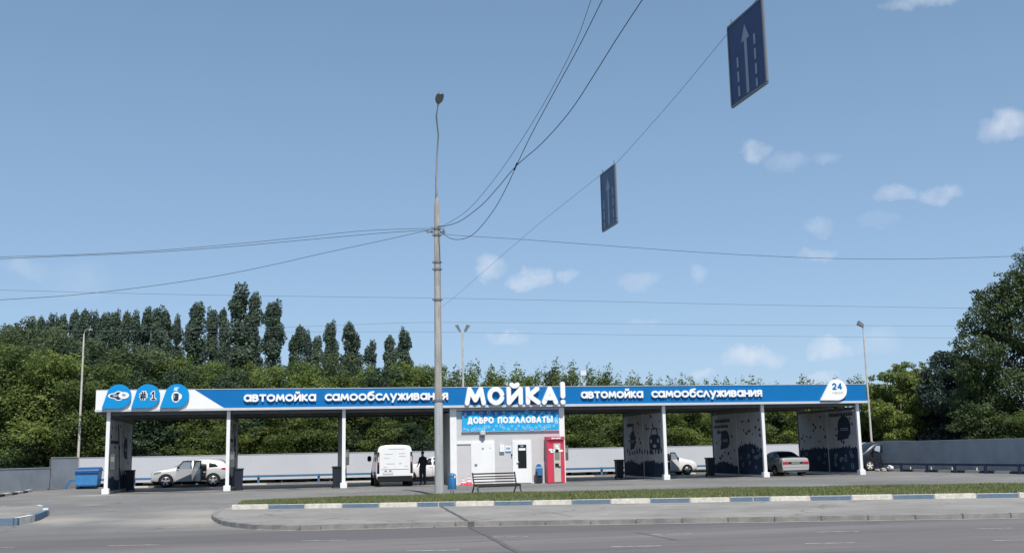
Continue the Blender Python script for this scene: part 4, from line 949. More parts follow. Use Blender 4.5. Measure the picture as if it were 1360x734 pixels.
# dark minivan coming out behind the end of the right fence, front to -X
mv = thing('minivan', 'black minivan with white wheels nosing out from behind the right fence', 'minivan', (46.72, 9.1, 0), 0)
st = [(0.0, .42, .80, .86, .74, .6), (.06, .30, .92, .98, .88, .72), (.35, .24, 1.02, 1.12, .93, .78), (.6, .22, 1.08, 1.22, .94, .78), (.8, .22, 1.1, 1.36, .94, .74), (1.3, .22, 1.12, 1.72, .94, .70), (1.65, .22, 1.12, 1.86, .94, .70), (2.2, .22, 1.12, 1.92, .94, .72), (3.6, .22, 1.12, 1.93, .94, .73), (4.6, .22, 1.12, 1.90, .94, .72), (4.8, .26, 1.12, 1.80, .92, .70), (4.86, .4, 1.0, 1.5, .86, .64)]
ML = 4.86; _, bvm = car_body([(x - ML / 2, *q) for x, *q in st], 'body', 'car_dark', mv); mh = -ML / 2
arches(bvm, mv, (.92 + mh, 3.9 + mh), .33, .93)
for x in (.92, 3.9):
    for s_ in (1, -1): wheel(mv, x + mh, s_ * .955, .33, s_, rim='rim_white', w=.24)
for s_, ax in ((1, 'y+'), (-1, 'y-')):
    decal(bvm, [(1.15 + mh, 1.16), (2.0 + mh, 1.16), (2.0 + mh, 1.62), (1.5 + mh, 1.62)], ax, 'side_window', 'glass_dark', mv)
    decal(bvm, [(1.32 + mh, 1.30), (1.72 + mh, 1.18), (1.82 + mh, 1.58), (1.55 + mh, 1.58)], ax, 'light_side_pane', 'glass_light', mv, off=.02)
    decal(bvm, [(2.2 + mh, 1.16), (3.2 + mh, 1.16), (3.2 + mh, 1.64), (2.2 + mh, 1.64)], ax, 'side_window', 'glass_dark', mv)
    decal(bvm, [(3.35 + mh, 1.16), (4.5 + mh, 1.18), (4.4 + mh, 1.62), (3.35 + mh, 1.64)], ax, 'side_window', 'glass_dark', mv)
    decal(bvm, [(s_ * .46, .84), (s_ * .78, .84), (s_ * .84, 1.02), (s_ * .5, .98)], 'x-', 'headlight', 'lamp_clear', mv, off=.012)
    MB().box(1.1 + mh, .97 if s_ > 0 else -1.15, 1.14, 1.24 + mh, 1.15 if s_ > 0 else -.97, 1.4).build('wing_mirror', 'bumper_black', mv, bevel=.04)
    decal(bvm, [(s_ * .66, 1.0), (s_ * .84, 1.0), (s_ * .80, 1.5), (s_ * .66, 1.5)], 'x+', 'tail_light', 'lamp_red', mv, off=.012)
decal(bvm, [(-.72, 1.26), (.72, 1.26), (.62, 1.76), (-.62, 1.76)], 'x-', 'windscreen', 'glass_dark', mv)
decal(bvm, [(-.6, .5), (.6, .5), (.6, .72), (-.6, .72)], 'x-', 'grille', 'bumper_black', mv, off=.012)
# rubble by the minivan
def rock(mb, c, r, seed):
    rr = random.Random(seed); bm = bmesh.new(); bmesh.ops.create_icosphere(bm, subdivisions=2, radius=r)
    for v in bm.verts: v.co *= rr.uniform(.8, 1.15)
    bm.verts.ensure_lookup_table(); mb.add([(v.co.x + c[0], v.co.y + c[1], max(0, v.co.z * .8 + c[2])) for v in bm.verts], [tuple(v.index for v in f.verts) for f in bm.faces]); bm.free()
for k, (px_, sz, m, lb_) in enumerate(((1166, .13, 'stone', 'rough beige stone block nearest the minivan wheel'), (1170, .17, 'stone', 'larger beige stone block in the rubble by the minivan'), (1175, .13, 'stone', 'beige stone block left of the white bag'), (1179, .19, 'rag_white', 'crumpled white bag lying on the rubble beside the minivan'), (1184, .09, 'stone', 'small pale stone block right of the white bag'))):
    p = V(px_, 627, 6.4); mb = MB(); rock(mb, (0, 0, sz * .6 + (.12 if k == 3 else 0)), sz, k); o = mb.build('stone_block' if k != 3 else 'plastic_bag', m); o.location = (p.x, 6.4 - .35 * (k % 2), 0)
    tag(o, lb_, 'stone' if k != 3 else 'bag')

# ------------------------------------------------------------------ person
def skin_mesh(name, joints, edges, m, parent=None, sub=2):
    me = bpy.data.meshes.new(name); me.from_pydata([j[:3] for j in joints], edges, []); o = bpy.data.objects.new(name, me); COL.objects.link(o)
    sk = o.modifiers.new('skin', 'SKIN'); lay = me.skin_vertices[0].data if me.skin_vertices else None
    if lay is None:
        bm = bmesh.new(); bm.from_mesh(me); bm.verts.layers.skin.verify(); bm.to_mesh(me); bm.free(); lay = me.skin_vertices[0].data
    for i, j in enumerate(joints): lay[i].radius = (j[3], j[4] if len(j) > 4 else j[3]); lay[i].use_root = (i == 0)
    sk.use_smooth_shade = True; ss = o.modifiers.new('s', 'SUBSURF'); ss.levels = sub; ss.render_levels = sub
    dg = bpy.context.evaluated_depsgraph_get(); me2 = bpy.data.meshes.new_from_object(o.evaluated_get(dg)); o.modifiers.clear(); o.data = me2
    for n in (m if isinstance(m, (list, tuple)) else [m]): me2.materials.append(MATS[n])
    me2.polygons.foreach_set('use_smooth', [True] * len(me2.polygons)); o.parent = parent; return o
pp = thing('person', 'person in black clothes standing with arms bent forward between the white van and the pole', 'person', (15.72, 2.1, 0), R(200))
# local: faces -Y ; left/right = x
J = [(0, 0, .95, .18, .13), (0, .01, 1.12, .175, .13), (0, .02, 1.30, .20, .13), (0, .02, 1.44, .15, .10), (0, .0, 1.52, .055, .055), (0, -.01, 1.60, .075, .085), (0, -.01, 1.69, .07, .085),
     (.17, .02, 1.42, .06), (.24, .03, 1.18, .048), (.20, -.18, 1.04, .038), (.19, -.25, 1.01, .032),
     (-.17, .02, 1.42, .06), (-.25, .02, 1.18, .048), (-.27, -.20, 1.02, .038), (-.28, -.27, .98, .032),
     (.09, 0, .88, .12), (.10, -.02, .50, .09), (.11, .02, .10, .07), (.115, -.10, .04, .042), (.12, -.17, .035, .035),
     (-.09, 0, .88, .12), (-.11, -.01, .50, .09), (-.13, .03, .10, .07), (-.14, -.09, .04, .042), (-.145, -.16, .035, .035)]
E_ = [(0, 1), (1, 2), (2, 3), (3, 4), (4, 5), (5, 6), (3, 7), (7, 8), (8, 9), (9, 10), (3, 11), (11, 12), (12, 13), (13, 14), (0, 15), (15, 16), (16, 17), (17, 18), (18, 19), (0, 20), (20, 21), (21, 22), (22, 23), (23, 24)]
bo = skin_mesh('body', J, E_, ['cloth_black', 'cloth_dark', 'skin', 'black_rubber'], pp)
for p_ in bo.data.polygons:
    c = p_.center
    if c.z > 1.50: p_.material_index = 2
    elif c.z < .07: p_.material_index = 3
    elif abs(c.x) > .15 and c.z < 1.16 and c.z > .9 and c.y < -.06: p_.material_index = 2
    elif c.z < .97: p_.material_index = 1
for s_, hx, hy, hz in ((1, .19, -.27, 1.0), (-1, -.28, -.29, .97)):
    for k in range(4):
        x = hx + (k - 1.5) * .019; L_ = (.07, .08, .075, .06)[k]
        skin_mesh('finger', [(x, hy + .02, hz, .010), (x, hy - L_ * .45, hz - .006, .009), (x, hy - L_ * .8, hz - .03, .008), (x, hy - L_ * .85, hz - .05, .007)], [(0, 1), (1, 2), (2, 3)], 'skin', pp, 1)
    skin_mesh('thumb', [(hx - s_ * .02, hy + .03, hz, .012), (hx - s_ * .05, hy, hz - .005, .011), (hx - s_ * .045, hy - .035, hz - .02, .009)], [(0, 1), (1, 2)], 'skin', pp, 1)
hr = MB(); bm = bmesh.new(); bmesh.ops.create_uvsphere(bm, u_segments=18, v_segments=12, radius=1)
hr.add([(v.co.x * .088, v.co.y * .102 + .012, v.co.z * .10 + 1.70) for v in bm.verts], [tuple(v.index for v in f.verts) for f in bm.faces if f.calc_center_median().z > -.15 + .6 * max(0, -f.calc_center_median().y)]); bm.free()
hr.build('hair', 'hair', pp, smooth=True)
fc = MB().use('hair')
for s_ in (-1, 1): fc.lathe([(.002, -.012), (.010, -.006), (.010, .004)], (s_ * .03, -.095, 1.665), 8, 'y')
fc.use('skin').add([(-.012, -.09, 1.635), (.012, -.09, 1.635), (0, -.118, 1.632), (0, -.09, 1.67)], [(0, 1, 2), (1, 3, 2), (3, 0, 2)])
for s_ in (-1, 1): fc.lathe([(.02, -.008), (.022, .008)], (s_ * .078, -.005, 1.655), 8, 'x')
fc.use('red_dark').box(-.022, -.098, 1.605, .022, -.085, 1.612); fc.build('face', None, pp)

# ------------------------------------------------------------------ main pole with street lamp
PB = Vector((14.7, -13.16, 0))
mp = thing('lamp_post', 'tall weathered concrete utility pole carrying cables and one curved lamp arm', 'lamp post', PB)
MB().lathe([(.19, -.1), (.185, .05), (.175, 1.0), (.17, 3.7), (.166, 3.72)], n=24).build('steel_sleeve', 'metal_pole', mp, smooth=50)
MB().lathe([(.155, 3.70), (.15, 5.0), (.135, 8.0), (.12, 10.7), (.11, 11.7), (.06, 12.05)], n=20).build('shaft', 'concrete_pole', mp, smooth=50)
for z, r_ in ((3.72, .185), (7.78, .15), (9.03, .143), (9.32, .14), (10.72, .135), (10.45, .135)):
    c = MB().lathe([(r_, z - .045), (r_ + .012, z - .04), (r_ + .012, z + .04), (r_, z + .045)], n=20).box(-r_ - .07, -.04, z - .03, -r_ + .01, .04, z + .03); c.box(r_ - .01, -.03, z - .02, r_ + .06, .03, z + .02).build('clamp', 'lamp_grey', mp)
for (dx, dy, dz) in ((-.35, .05, 10.62), (-.22, -.1, 10.70), (.25, -.12, 10.66), (.2, -.2, 10.5)):
    MB().lathe([(.02, -.07), (.045, -.05), (.03, -.02), (.045, 0), (.03, .03), (.04, .06)], (dx, dy, dz), 10).build('insulator', 'lamp_grey', mp)
MB().box(-.45, -.03, 10.55, .35, .03, 10.61).build('bracket', 'lamp_grey', mp)
hp = V(583, 127, -15.1) - PB; hp2 = V(582, 139, -14.7) - PB
arm = [(-.02, 0, 11.5), (-.02, -.02, 12.6), (-.01, -.2, 13.6), (.02, -.55, 14.5), (hp2.x - .02, hp2.y + .5, hp2.z - .35), (hp2.x, hp2.y, hp2.z + .04)]
MB().tube(arm, [.06, .042, .038, .034, .032, .032], 10).build('lamp_arm', 'metal_pole', mp, smooth=True)
hd = MB().use('lamp_grey'); c = Vector((hp2.x, hp2.y, hp2.z + .05)); ax = Vector((0, -1, .22)).normalized(); upv = ax.cross(Vector((1, 0, 0))) * -1
def headpt(s_, a, r_x, r_z): return c + ax * s_ + Vector((1, 0, 0)) * r_x * math.cos(a) + upv * r_z * math.sin(a)
prof = [(0, .06, .05), (.12, .12, .08), (.3, .165, .11), (.55, .17, .12), (.72, .14, .10), (.8, .06, .05)]
vs = [headpt(s_, 2 * PI * j / 14, rx, rz if math.sin(2 * PI * j / 14) * 1 > 0 else rz * .6) for s_, rx, rz in prof for j in range(14)]
hd.add(vs, [(i * 14 + j, i * 14 + (j + 1) % 14, (i + 1) * 14 + (j + 1) % 14, (i + 1) * 14 + j) for i in range(5) for j in range(14)] + [tuple(range(14))[::-1], tuple(70 + j for j in range(14))])
hd_ = hd.build('lamp_head', None, mp, smooth=50)
gl = MB(); vs = [headpt(.28 + .42 * i / 5, 0, 0, 0) + Vector((1, 0, 0)) * .115 * math.cos(2 * PI * j / 14) * math.sqrt(max(0.05, 1 - ((i - 2.5) / 3) ** 2)) - upv * .06 - upv * .05 * abs(math.sin(2 * PI * j / 14)) for i in range(6) for j in range(14)]
gl.add(vs, [(i * 14 + j, i * 14 + (j + 1) % 14, (i + 1) * 14 + (j + 1) % 14, (i + 1) * 14 + j) for i in range(5) for j in range(14)]).build('lamp_glass', 'lamp_glass', hd_, smooth=True)

# slimmer lamp posts round the site
def post(name, label, p0, h, r, parts, m='pole_white'):
    t = thing(name, label, 'lamp post', p0); MB().lathe([(r * 1.25, 0), (r, 1.0), (r * .6, h)], n=12).build('pole', m, t, smooth=50); parts(t, h); return t
def pl(t, h):
    MB().tube([(0, 0, h - .05), (.05, 0, h + .2), (.2, 0, h + .32), (.4, 0, h + .30)], .012, 6).build('arm', 'trim_grey', t)
    MB().box(.36, -.04, h + .25, .52, .04, h + .30).build('lamp_head', 'trim_grey', t, bevel=.02)
post('lamp_post', 'slim pale pole with a small curved arm rising behind the left corner of the fence', (-4.35, 15.7, 0), 9.6, .085, pl)
def dh(t, h):
    for s_ in (-1, 1):
        MB().tube([(0, 0, h), (s_ * .12, 0, h + .12)], .03, 6).build('arm', 'pole_white', t)
        b = MB().add([(s_ * .1, -.10, h + .08), (s_ * .24, -.10, h + .08), (s_ * .52, -.12, h + .50), (s_ * .30, -.12, h + .56), (s_ * .1, .10, h + .14), (s_ * .24, .10, h + .14), (s_ * .52, .12, h + .56), (s_ * .30, .12, h + .62)], [(0, 1, 2, 3), (7, 6, 5, 4), (0, 4, 5, 1), (1, 5, 6, 2), (2, 6, 7, 3), (3, 7, 4, 0)]).build('lamp_head', 'lamp_grey', t)
post('lamp_post', 'pale pole with two splayed lamp heads rising behind the middle of the canopy', (20.0, 15.8, 0), 9.7, .09, dh)
def rh(t, h):
    MB().add([(-.42, -.12, h + .1), (-.30, -.12, h + .36), (.02, -.10, h + .12), (-.02, -.10, h - .08), (-.42, .12, h + .1), (-.30, .12, h + .36), (.02, .10, h + .12), (-.02, .10, h - .08)], [(0, 1, 2, 3), (7, 6, 5, 4), (0, 4, 5, 1), (1, 5, 6, 2), (2, 6, 7, 3), (3, 7, 4, 0)]).build('lamp_head', 'lamp_grey', t)
post('lamp_post', 'pale pole with a single dark lamp head beside the right end of the canopy', (46.6, 10.2, 0), 9.6, .075, rh)

# ------------------------------------------------------------------ cables
def on_plane(px, py, ang, base=PB):
    a = R(ang); dr_ = Vector((math.sin(a), -math.cos(a))); n = Vector((dr_.y, -dr_.x)); r = ray(px, py); b = Vector((base.x, base.y)); c = Vector((CAM.x, CAM.y))
    t = (b - c).dot(n) / Vector((r.x, r.y)).dot(n); return CAM + r * t
def smooth_pts(P, k=5):
    P = [Vector(p) for p in P]; out = []
    for i in range(len(P) - 1):
        p0, p1, p2, p3 = P[max(i - 1, 0)], P[i], P[i + 1], P[min(i + 2, len(P) - 1)]
        for j in range(k):
            t = j / k; out.append(.5 * ((2 * p1) + (p2 - p0) * t + (2 * p0 - 5 * p1 + 4 * p2 - p3) * t * t + (3 * p1 - p0 - 3 * p2 + p3) * t ** 3))
    out.append(P[-1]); return out
def cable(label, pts, r, group=None, m='cable'):
    o = MB().tube(smooth_pts(pts), r, 5).build('overhead_cable', m, smooth=True); return tag(o, label, 'cable', group)
def ext(P, f=.6): return P + [P[-1] + (P[-1] - P[-2]) * f]
A3 = 3
cable('thin cable bowing from the pole clamp, uppermost of the three rising to the top edge', ext([on_plane(x, y, 10) for x, y in ((581, 300), (592, 298), (622, 278), (655, 240), (686, 196), (715, 150), (744, 98), (768, 48), (785, 0))], 1), .008)
cable('thick twisted cable looping low right of the pole then rising steeply to the top edge', ext([on_plane(x, y, 10) for x, y in ((581, 303), (588, 310), (600, 317), (616, 317), (632, 308), (655, 280), (672, 250), (685, 222), (706, 178), (740, 115), (770, 60), (800, 0))], 1), .012)
cable('thick twisted cable rising from the pole and leaning rightmost at the top edge', ext([on_plane(x, y, 10.4) for x, y in ((581, 301), (592, 300), (612, 293), (640, 272), (662, 248), (686, 220), (720, 190), (757, 148), (790, 98), (820, 50), (853, 0))], 1), .013)
kn = MB().tube([on_plane(683, 226, 10), on_plane(687, 216, 10)], .028, 6).build('cable_tie', 'cable'); tag(kn, 'small dark tie knotting the steep cables together where they cross', 'cable tie')
AL = -98
for lb_, P, r in (('upper of the two near parallel cables running left from the pole', ((572, 303), (520, 304.5), (470, 307.5), (400, 315), (300, 325), (200, 333), (100, 338), (0, 341)), .009),
               ('lower of the two near parallel cables running left from the pole', ((572, 305), (500, 310), (400, 319), (300, 328), (200, 335), (100, 339.5), (0, 343.5)), .010),
               ('cable dropping left from the pole well below the parallel pair', ((572, 305), (545, 311), (500, 321), (430, 336), (360, 352), (290, 366), (220, 377), (150, 386), (80, 393), (0, 398)), .010)):
    cable(lb_, ext([on_plane(x, y, AL) for x, y in P], 1), r)
cable('long cable sagging right from the pole to the big tree', ext([on_plane(x, y, 74) for x, y in ((584, 308), (600, 312), (680, 317), (790, 325), (900, 333), (1000, 339), (1100, 343), (1200, 344), (1290, 342), (1352, 340))], 1.0), .0085)
def far_line(label, P, Y, r): cable(label, ext([V(P[0][0] - 150, P[0][1] + (P[0][1] - P[1][1]) * .5, Y)] + [V(x, y, Y) for x, y in P], .5), r, 'distant power lines above the canopy', m='cable_grey')
far_line('highest distant power line, crossing in front of the tallest poplar', ((0, 385), (150, 389), (300, 392), (450, 394), (600, 396), (800, 400), (1000, 404.5), (1280, 409)), 22, .012)
far_line('middle distant power line passing above the double lamp heads', ((380, 434), (480, 430.5), (560, 428), (700, 428.5), (900, 430.5), (1100, 432), (1270, 432.5)), 22, .010)
far_line('lowest distant power line, just under the double lamp heads', ((0, 438.5), (120, 439), (300, 440.5), (560, 440.5), (800, 444), (1000, 446), (1270, 448.5)), 22, .010)
# span wire with two lane signs
cable('thin span wire carrying the two blue lane signs over the road', ext([on_plane(x, y, A3) for x, y in ((581, 411), (605, 393), (660, 345), (710, 302), (750, 270), (798, 232), (818, 217), (850, 182), (900, 125), (967, 44), (1005, 0))], 2.5), .0042, m='cable_grey')
def lane_sign(label, p_hang, w, h, ang, panel='sign_blue'):
    """p_hang: top centre, sign plane turned by ang"""
    t = thing('lane_sign', label, 'road sign', p_hang, ang, 'blue lane signs hanging over the road')
    MB().box(-w / 2, 0, -h, w / 2, .02, 0).build('sign_panel', panel, t)
    fr = MB()
    for a in ((-w / 2 - .02, -.01, -h - .03, w / 2 + .02, .03, -h), (-w / 2 - .02, -.01, 0, w / 2 + .02, .03, .03), (-w / 2 - .03, -.01, -h, -w / 2, .03, 0), (w / 2, -.01, -h, w / 2 + .03, .03, 0)): fr.box(*a)
    fr.build('sign_frame', 'lamp_grey', t)
    f2 = XZ(0); m_ = MB().prism([(-.045, -h + .03), (.045, -h + .03), (.045, -.42), (.14, -.42), (0, -.16), (-.14, -.42), (-.045, -.42)], f2, 0, .006)
    m_.build('arrow', 'sign_mark', t)
    for s_, top in ((-1, -.60), (1, -.44)):
        m_ = MB(); z = top
        while z > -h + .05: m_.prism([(s_ * .3 - .03, max(-h + .03, z - .17)), (s_ * .3 + .03, max(-h + .03, z - .17)), (s_ * .3 + .03, z), (s_ * .3 - .03, z)], f2, 0, .006); z -= .24
        m_.build('lane_line', 'sign_mark', t)
    for s_ in (-1, 1): MB().tube([(s_ * w * .42, .02, .03), (s_ * w * .42, .02, .12)], .012, 6).build('hanger', 'lamp_grey', t)
    return t
# near sign: corners measured on the wire plane; its face looks towards -X side of the road
def put_sign(label, tl, tr, bl_, w, panel):
    a, b = on_plane(*tl, A3), on_plane(*tr, A3); d = b - a; h = a.z - on_plane(*bl_, A3).z
    W_ = Vector((d.x, d.y)).length; k = w / W_
    ang = math.atan2(d.y, d.x)
    s = lane_sign(label, (a + b) / 2, W_, h, ang, panel)
    # follow the slope of the wire slightly
    return s
put_sign('blue lane sign with an upward arrow hanging nearer, cut by the top edge', (967, 42), (1010.5, -5), (970, 147), 1.2, 'sign_blue')
put_sign('blue lane sign with an upward arrow hanging farther away over the road', (798, 233), (816, 220), (798.5, 307), 1.2, 'sign_faded')

# ------------------------------------------------------------------ trees
def leaves(blobs, n, size, seed, elong=1.0):
    """leaf clusters spread over and inside a set of ellipsoids (cx,cy,cz,rx,ry,rz)"""
    r = random.Random(seed); vs = []; fs = []; tone = []
    wts = [b[3] * b[4] * b[5] ** .7 for b in blobs]
    bt = [r.uniform(.0, 1.0) for _ in blobs]
    for k in range(n):
        bi = r.choices(range(len(blobs)), wts)[0]; cx, cy, cz, rx, ry, rz = blobs[bi]
        u, v, w = r.gauss(0, 1), r.gauss(0, 1), r.gauss(0, 1); l_ = math.sqrt(u * u + v * v + w * w) or 1; u, v, w = u / l_, v / l_, w / l_
        q = 1 - abs(r.gauss(0, .22)) if r.random() < .8 else r.random() ** .5
        q *= 1 + .10 * math.sin(5 * u + cx * 3) * math.cos(4 * w + cz * 2)
        p = Vector((cx + u * rx * q, cy + v * ry * q, cz + w * rz * q))
        if p.z < .15: continue
        nrm = (Vector((u, v, w + .3)) + Vector((r.gauss(0, .8), r.gauss(0, .8), r.gauss(0, .8)))).normalized()
        a = nrm.cross(Vector((r.random() - .5, r.random() - .5, r.random() - .5))).normalized(); b = nrm.cross(a)
        s1 = size * r.uniform(.55, 1.25); s2 = s1 * r.uniform(.5, .9) * elong; o = len(vs)
        vs += [p - a * s1, p + b * s2 * .8 - a * s1 * .15, p + a * s1, p - b * s2 + a * s1 * .1]
        fs.append((o, o + 1, o + 2, o + 3)); tone.append(min(1, max(0, bt[bi] * .55 + r.random() * .45)))
    return vs, fs, tone
def crown_mesh(name, blobs, n, size, seed, m):
    vs, fs, tone = leaves(blobs, n, size, seed); me = bpy.data.meshes.new(name); me.from_pydata(vs, [], fs); me.materials.append(MATS[m])
    at = me.attributes.new('tone', 'FLOAT', 'FACE'); at.data.foreach_set('value', tone); return me
def bough_sprays(bl_, r, n):
    out = []
    for b in bl_:
        if b[3] > 1.3: continue
        for _ in range(n):
            u, v, w_ = r.gauss(0, 1), r.gauss(0, 1), r.gauss(0, 1) + .3; l_ = math.sqrt(u * u + v * v + w_ * w_) or 1; q = r.uniform(.8, 1.2); s_ = b[3] * r.uniform(.25, .45)
            out.append((b[0] + b[3] * q * u / l_, b[1] + b[4] * q * v / l_, min(9.6, b[2] + b[5] * q * w_ / l_), s_ * 1.2, s_ * 1.2, s_ * .8))
    return out
def tree_proto(kind, seed):
    """unit tree: height 1 world unit scaled later; returns (crown mesh blobs, trunk MB) for a 10 m tree"""
    r = random.Random(seed); blobs = []; tb = MB(); H = 10.0
    if kind == 'round':
        tb.tube([(0, 0, 0), (.05, 0, 2.5), (-.1, .1, 5.5), (0, 0, 8.5)], [.22, .17, .11, .04], 8)
        for k in range(6):
            a = r.random() * 6.28; z = r.uniform(1.8, 6); L_ = r.uniform(1.2, 2.2); tb.tube([(0, 0, z), (math.cos(a) * L_ * .6, math.sin(a) * L_ * .6, z + L_ * .5), (math.cos(a) * L_, math.sin(a) * L_, z + L_ * 1.1)], [.08, .05, .02], 5)
        for k in range(26):
            z = r.uniform(.9, 8.6); wr = 2.25 * math.sin(PI * min(1, (z + 1.2) / 10.6)) ** .6; a = r.random() * 6.28; q = r.uniform(.3, 1.0) * wr
            s_ = r.uniform(.6, 1.15) * (1.15 if z < 5 else .85); blobs.append((q * math.cos(a), q * math.sin(a), z, s_, s_, s_ * .75))
        blobs.append((0, 0, 4.8, 1.8, 1.8, 3.6))
        for k in range(6): a = r.random() * 6.28; q = r.uniform(0, 1.3); blobs.append((q * math.cos(a), q * math.sin(a), r.uniform(8.2, 9.1), .55, .55, .6))
    elif kind == 'poplar':
        tb.tube([(0, 0, 0), (.03, 0, 4), (0, 0, 9)], [.16, .12, .03], 8)
        for k in range(36):
            z = r.uniform(1.0, 9.3); wr = .66 * max(.04, 1 - (abs(z - 4.6) / 5.1) ** 2.6) ** .6; a = r.random() * 6.28; q = r.uniform(.2, .95) * wr
            s_ = r.uniform(.24, .42); blobs.append((q * math.cos(a), q * math.sin(a), z, s_, s_, s_ * 1.5))
        blobs.append((0, 0, 5.0, .5, .5, 4.2)); 
        for k in range(4): a = r.random() * 6.28; q = r.uniform(.0, .3); blobs.append((q * math.cos(a), q * math.sin(a), r.uniform(8.6, 9.15), .22, .22, r.uniform(.45, .7)))
    elif kind == 'wispy':
        for k in range(5):
            a = r.random() * 6.28; L_ = r.uniform(.3, 1.0); tb.tube([(0, 0, 0), (math.cos(a) * L_ * .5, math.sin(a) * L_ * .5, 4), (math.cos(a) * L_, math.sin(a) * L_, 8.2 + .2 * k)], [.10, .05, .008], 5); blobs.append((math.cos(a) * L_, math.sin(a) * L_, 8.1 + .2 * k, .26, .26, .75)); blobs.append((math.cos(a) * L_ * .9 + .2, math.sin(a) * L_ * .9, 7.4 + .2 * k, .4, .4, .6))
        for k in range(16):
            z = r.uniform(.9, 6.6); a = r.random() * 6.28; q = r.uniform(.3, 1.7); s_ = r.uniform(.55, 1.0); blobs.append((q * math.cos(a), q * math.sin(a), z, s_, s_, s_ * .9))
        blobs.append((0, 0, 3.6, 1.5, 1.5, 3.0))
        for k in range(9): a = r.random() * 6.28; q = r.uniform(.1, 1.7); z = r.uniform(6.6, 7.8); blobs.append((q * math.cos(a), q * math.sin(a), z, .42, .42, r.uniform(.5, .9)))
    if kind != 'poplar': blobs += bough_sprays(list(blobs), r, 4)
    return blobs, tb
PROTO = {}
def get_proto(kind, m, seed, n, size):
    key = (kind, m, seed)
    if key not in PROTO:
        bl_, tb = tree_proto(kind, seed * 17 + 3); cm = crown_mesh('crown', bl_, n, size, seed, m); t = tb.build('trunk', 'bark', smooth=True); tm = t.data; bpy.data.objects.remove(t); PROTO[key] = (cm, tm)
    return PROTO[key]
RT = random.Random(21)
def tree(name, label, x, y, h, w, kind, m, seed, group, n=17000, size=.088):
    """h metres tall, w width factor against the 10 m prototype"""
    cm, tm = get_proto(kind, m, seed, n, size)
    t = thing(name, label, 'tree', (x, y, 0), RT.random() * 6.28, group); t.scale = (w, w, h / 9.7)
    for nm, me in (('crown', cm), ('trunk', tm)):
        o = bpy.data.objects.new(nm, me); COL.objects.link(o); o.parent = t
    return t
def at_px(px, topy, Y):
    p = V(px, topy, Y); return p.x, p.z
ORD = ['first', 'second', 'third', 'fourth', 'fifth', 'sixth', 'seventh', 'eighth', 'ninth', 'tenth', 'eleventh', 'twelfth', 'thirteenth', 'fourteenth', 'fifteenth', 'sixteenth', 'seventeenth', 'eighteenth', 'nineteenth', 'twentieth']
def ordn(i): return ORD[i] if i < 20 else 'twenty-' + ORD[i - 20]
# poplars far behind: (px, top y, width factor)
POP = [(-6, 436, .9), (8, 432, .8), (24, 430, .8), (42, 424, .8), (57, 420, .8), (70, 417, .9), (84, 418, .9),
       (100, 414, .95), (112, 411, .9), (126, 413, .9), (140, 415, .9), (153, 414, .9), (167, 413, .9), (181, 413, .9), (197, 408, .95), (210, 409, .95), (222, 411, .9), (236, 418, .8),
       (262, 401, 1.15), (283, 411, .85), (297, 409, .8), (320, 377, 1.6), (338, 388, 1.0), (363, 401, 1.3), (397, 432, 1.0), (408, 438, .7), (421, 446, .8), (439, 428, 1.0), (466, 427, 1.15), (494, 452, .8), (517, 445, .95), (537, 438, 1.05)]
for i, (px_, ty, wf) in enumerate(POP):
    Y = 58 + (i * 7 % 5) * 1.5; x, z = at_px(px_, ty, Y)
    tree('poplar_tree', 'dark columnar poplar on the skyline, %s from the left' % ordn(i) if i != 21 else 'tallest dark poplar on the skyline above the word автомойка', x, Y, z * 1.02, wf * 1.5, 'poplar', 'leaf_poplar', i % 4, 'poplars on the skyline', n=15000, size=.082)
# broadleaf belt behind the fence
BELT = [(-25, 440, 22, 'leaf_green', 1.5), (14, 432, 24, 'leaf_olive', 1.3), (40, 418, 32, 'leaf_olive', 1.6), (70, 432, 30, 'leaf_olive', 1.4), (25, 455, 19, 'leaf_green', 1.35), (62, 462, 18.5, 'leaf_bright', 1.3), (98, 448, 24, 'leaf_dark', 1.2), (128, 447, 28, 'leaf_olive', 1.4), (110, 500, 17.5, 'leaf_green', 1.0), (165, 455, 28, 'leaf_olive', 1.4), (150, 480, 21, 'leaf_green', 1.2),
        (205, 460, 28, 'leaf_olive', 1.4), (190, 492, 19, 'leaf_dark', 1.15), (232, 488, 20, 'leaf_dark', 1.15), (245, 468, 27, 'leaf_green', 1.3), (272, 486, 20, 'leaf_green', 1.1), (292, 478, 27, 'leaf_bright', 1.2), (318, 488, 20, 'leaf_dark', 1.1), (342, 480, 24, 'leaf_bright', 1.2), (372, 484, 20, 'leaf_bright', 1.15), (395, 476, 26, 'leaf_green', 1.2), (418, 488, 20, 'leaf_bright', 1.1), (446, 466, 30, 'leaf_olive', 1.15),
        (455, 490, 20, 'leaf_green', 1.1), (482, 482, 24, 'leaf_bright', 1.15), (508, 486, 20, 'leaf_dark', 1.1), (532, 478, 25, 'leaf_bright', 1.2), (560, 484, 20, 'leaf_green', 1.1), (585, 482, 24, 'leaf_bright', 1.1)]
for i, (px_, ty, Y, m, wf) in enumerate(BELT):
    x, z = at_px(px_, ty, Y); c = {'leaf_green': 'mid green', 'leaf_olive': 'dull olive', 'leaf_bright': 'bright yellowish green', 'leaf_dark': 'dark green'}[m]
    tree('broadleaf_tree', '%s bushy tree behind the fence left of the pole, %s from the left' % (c, ordn(i)), x, Y, z * 1.02, wf, 'round', m, i % 3, 'bushy trees behind the rear fence')
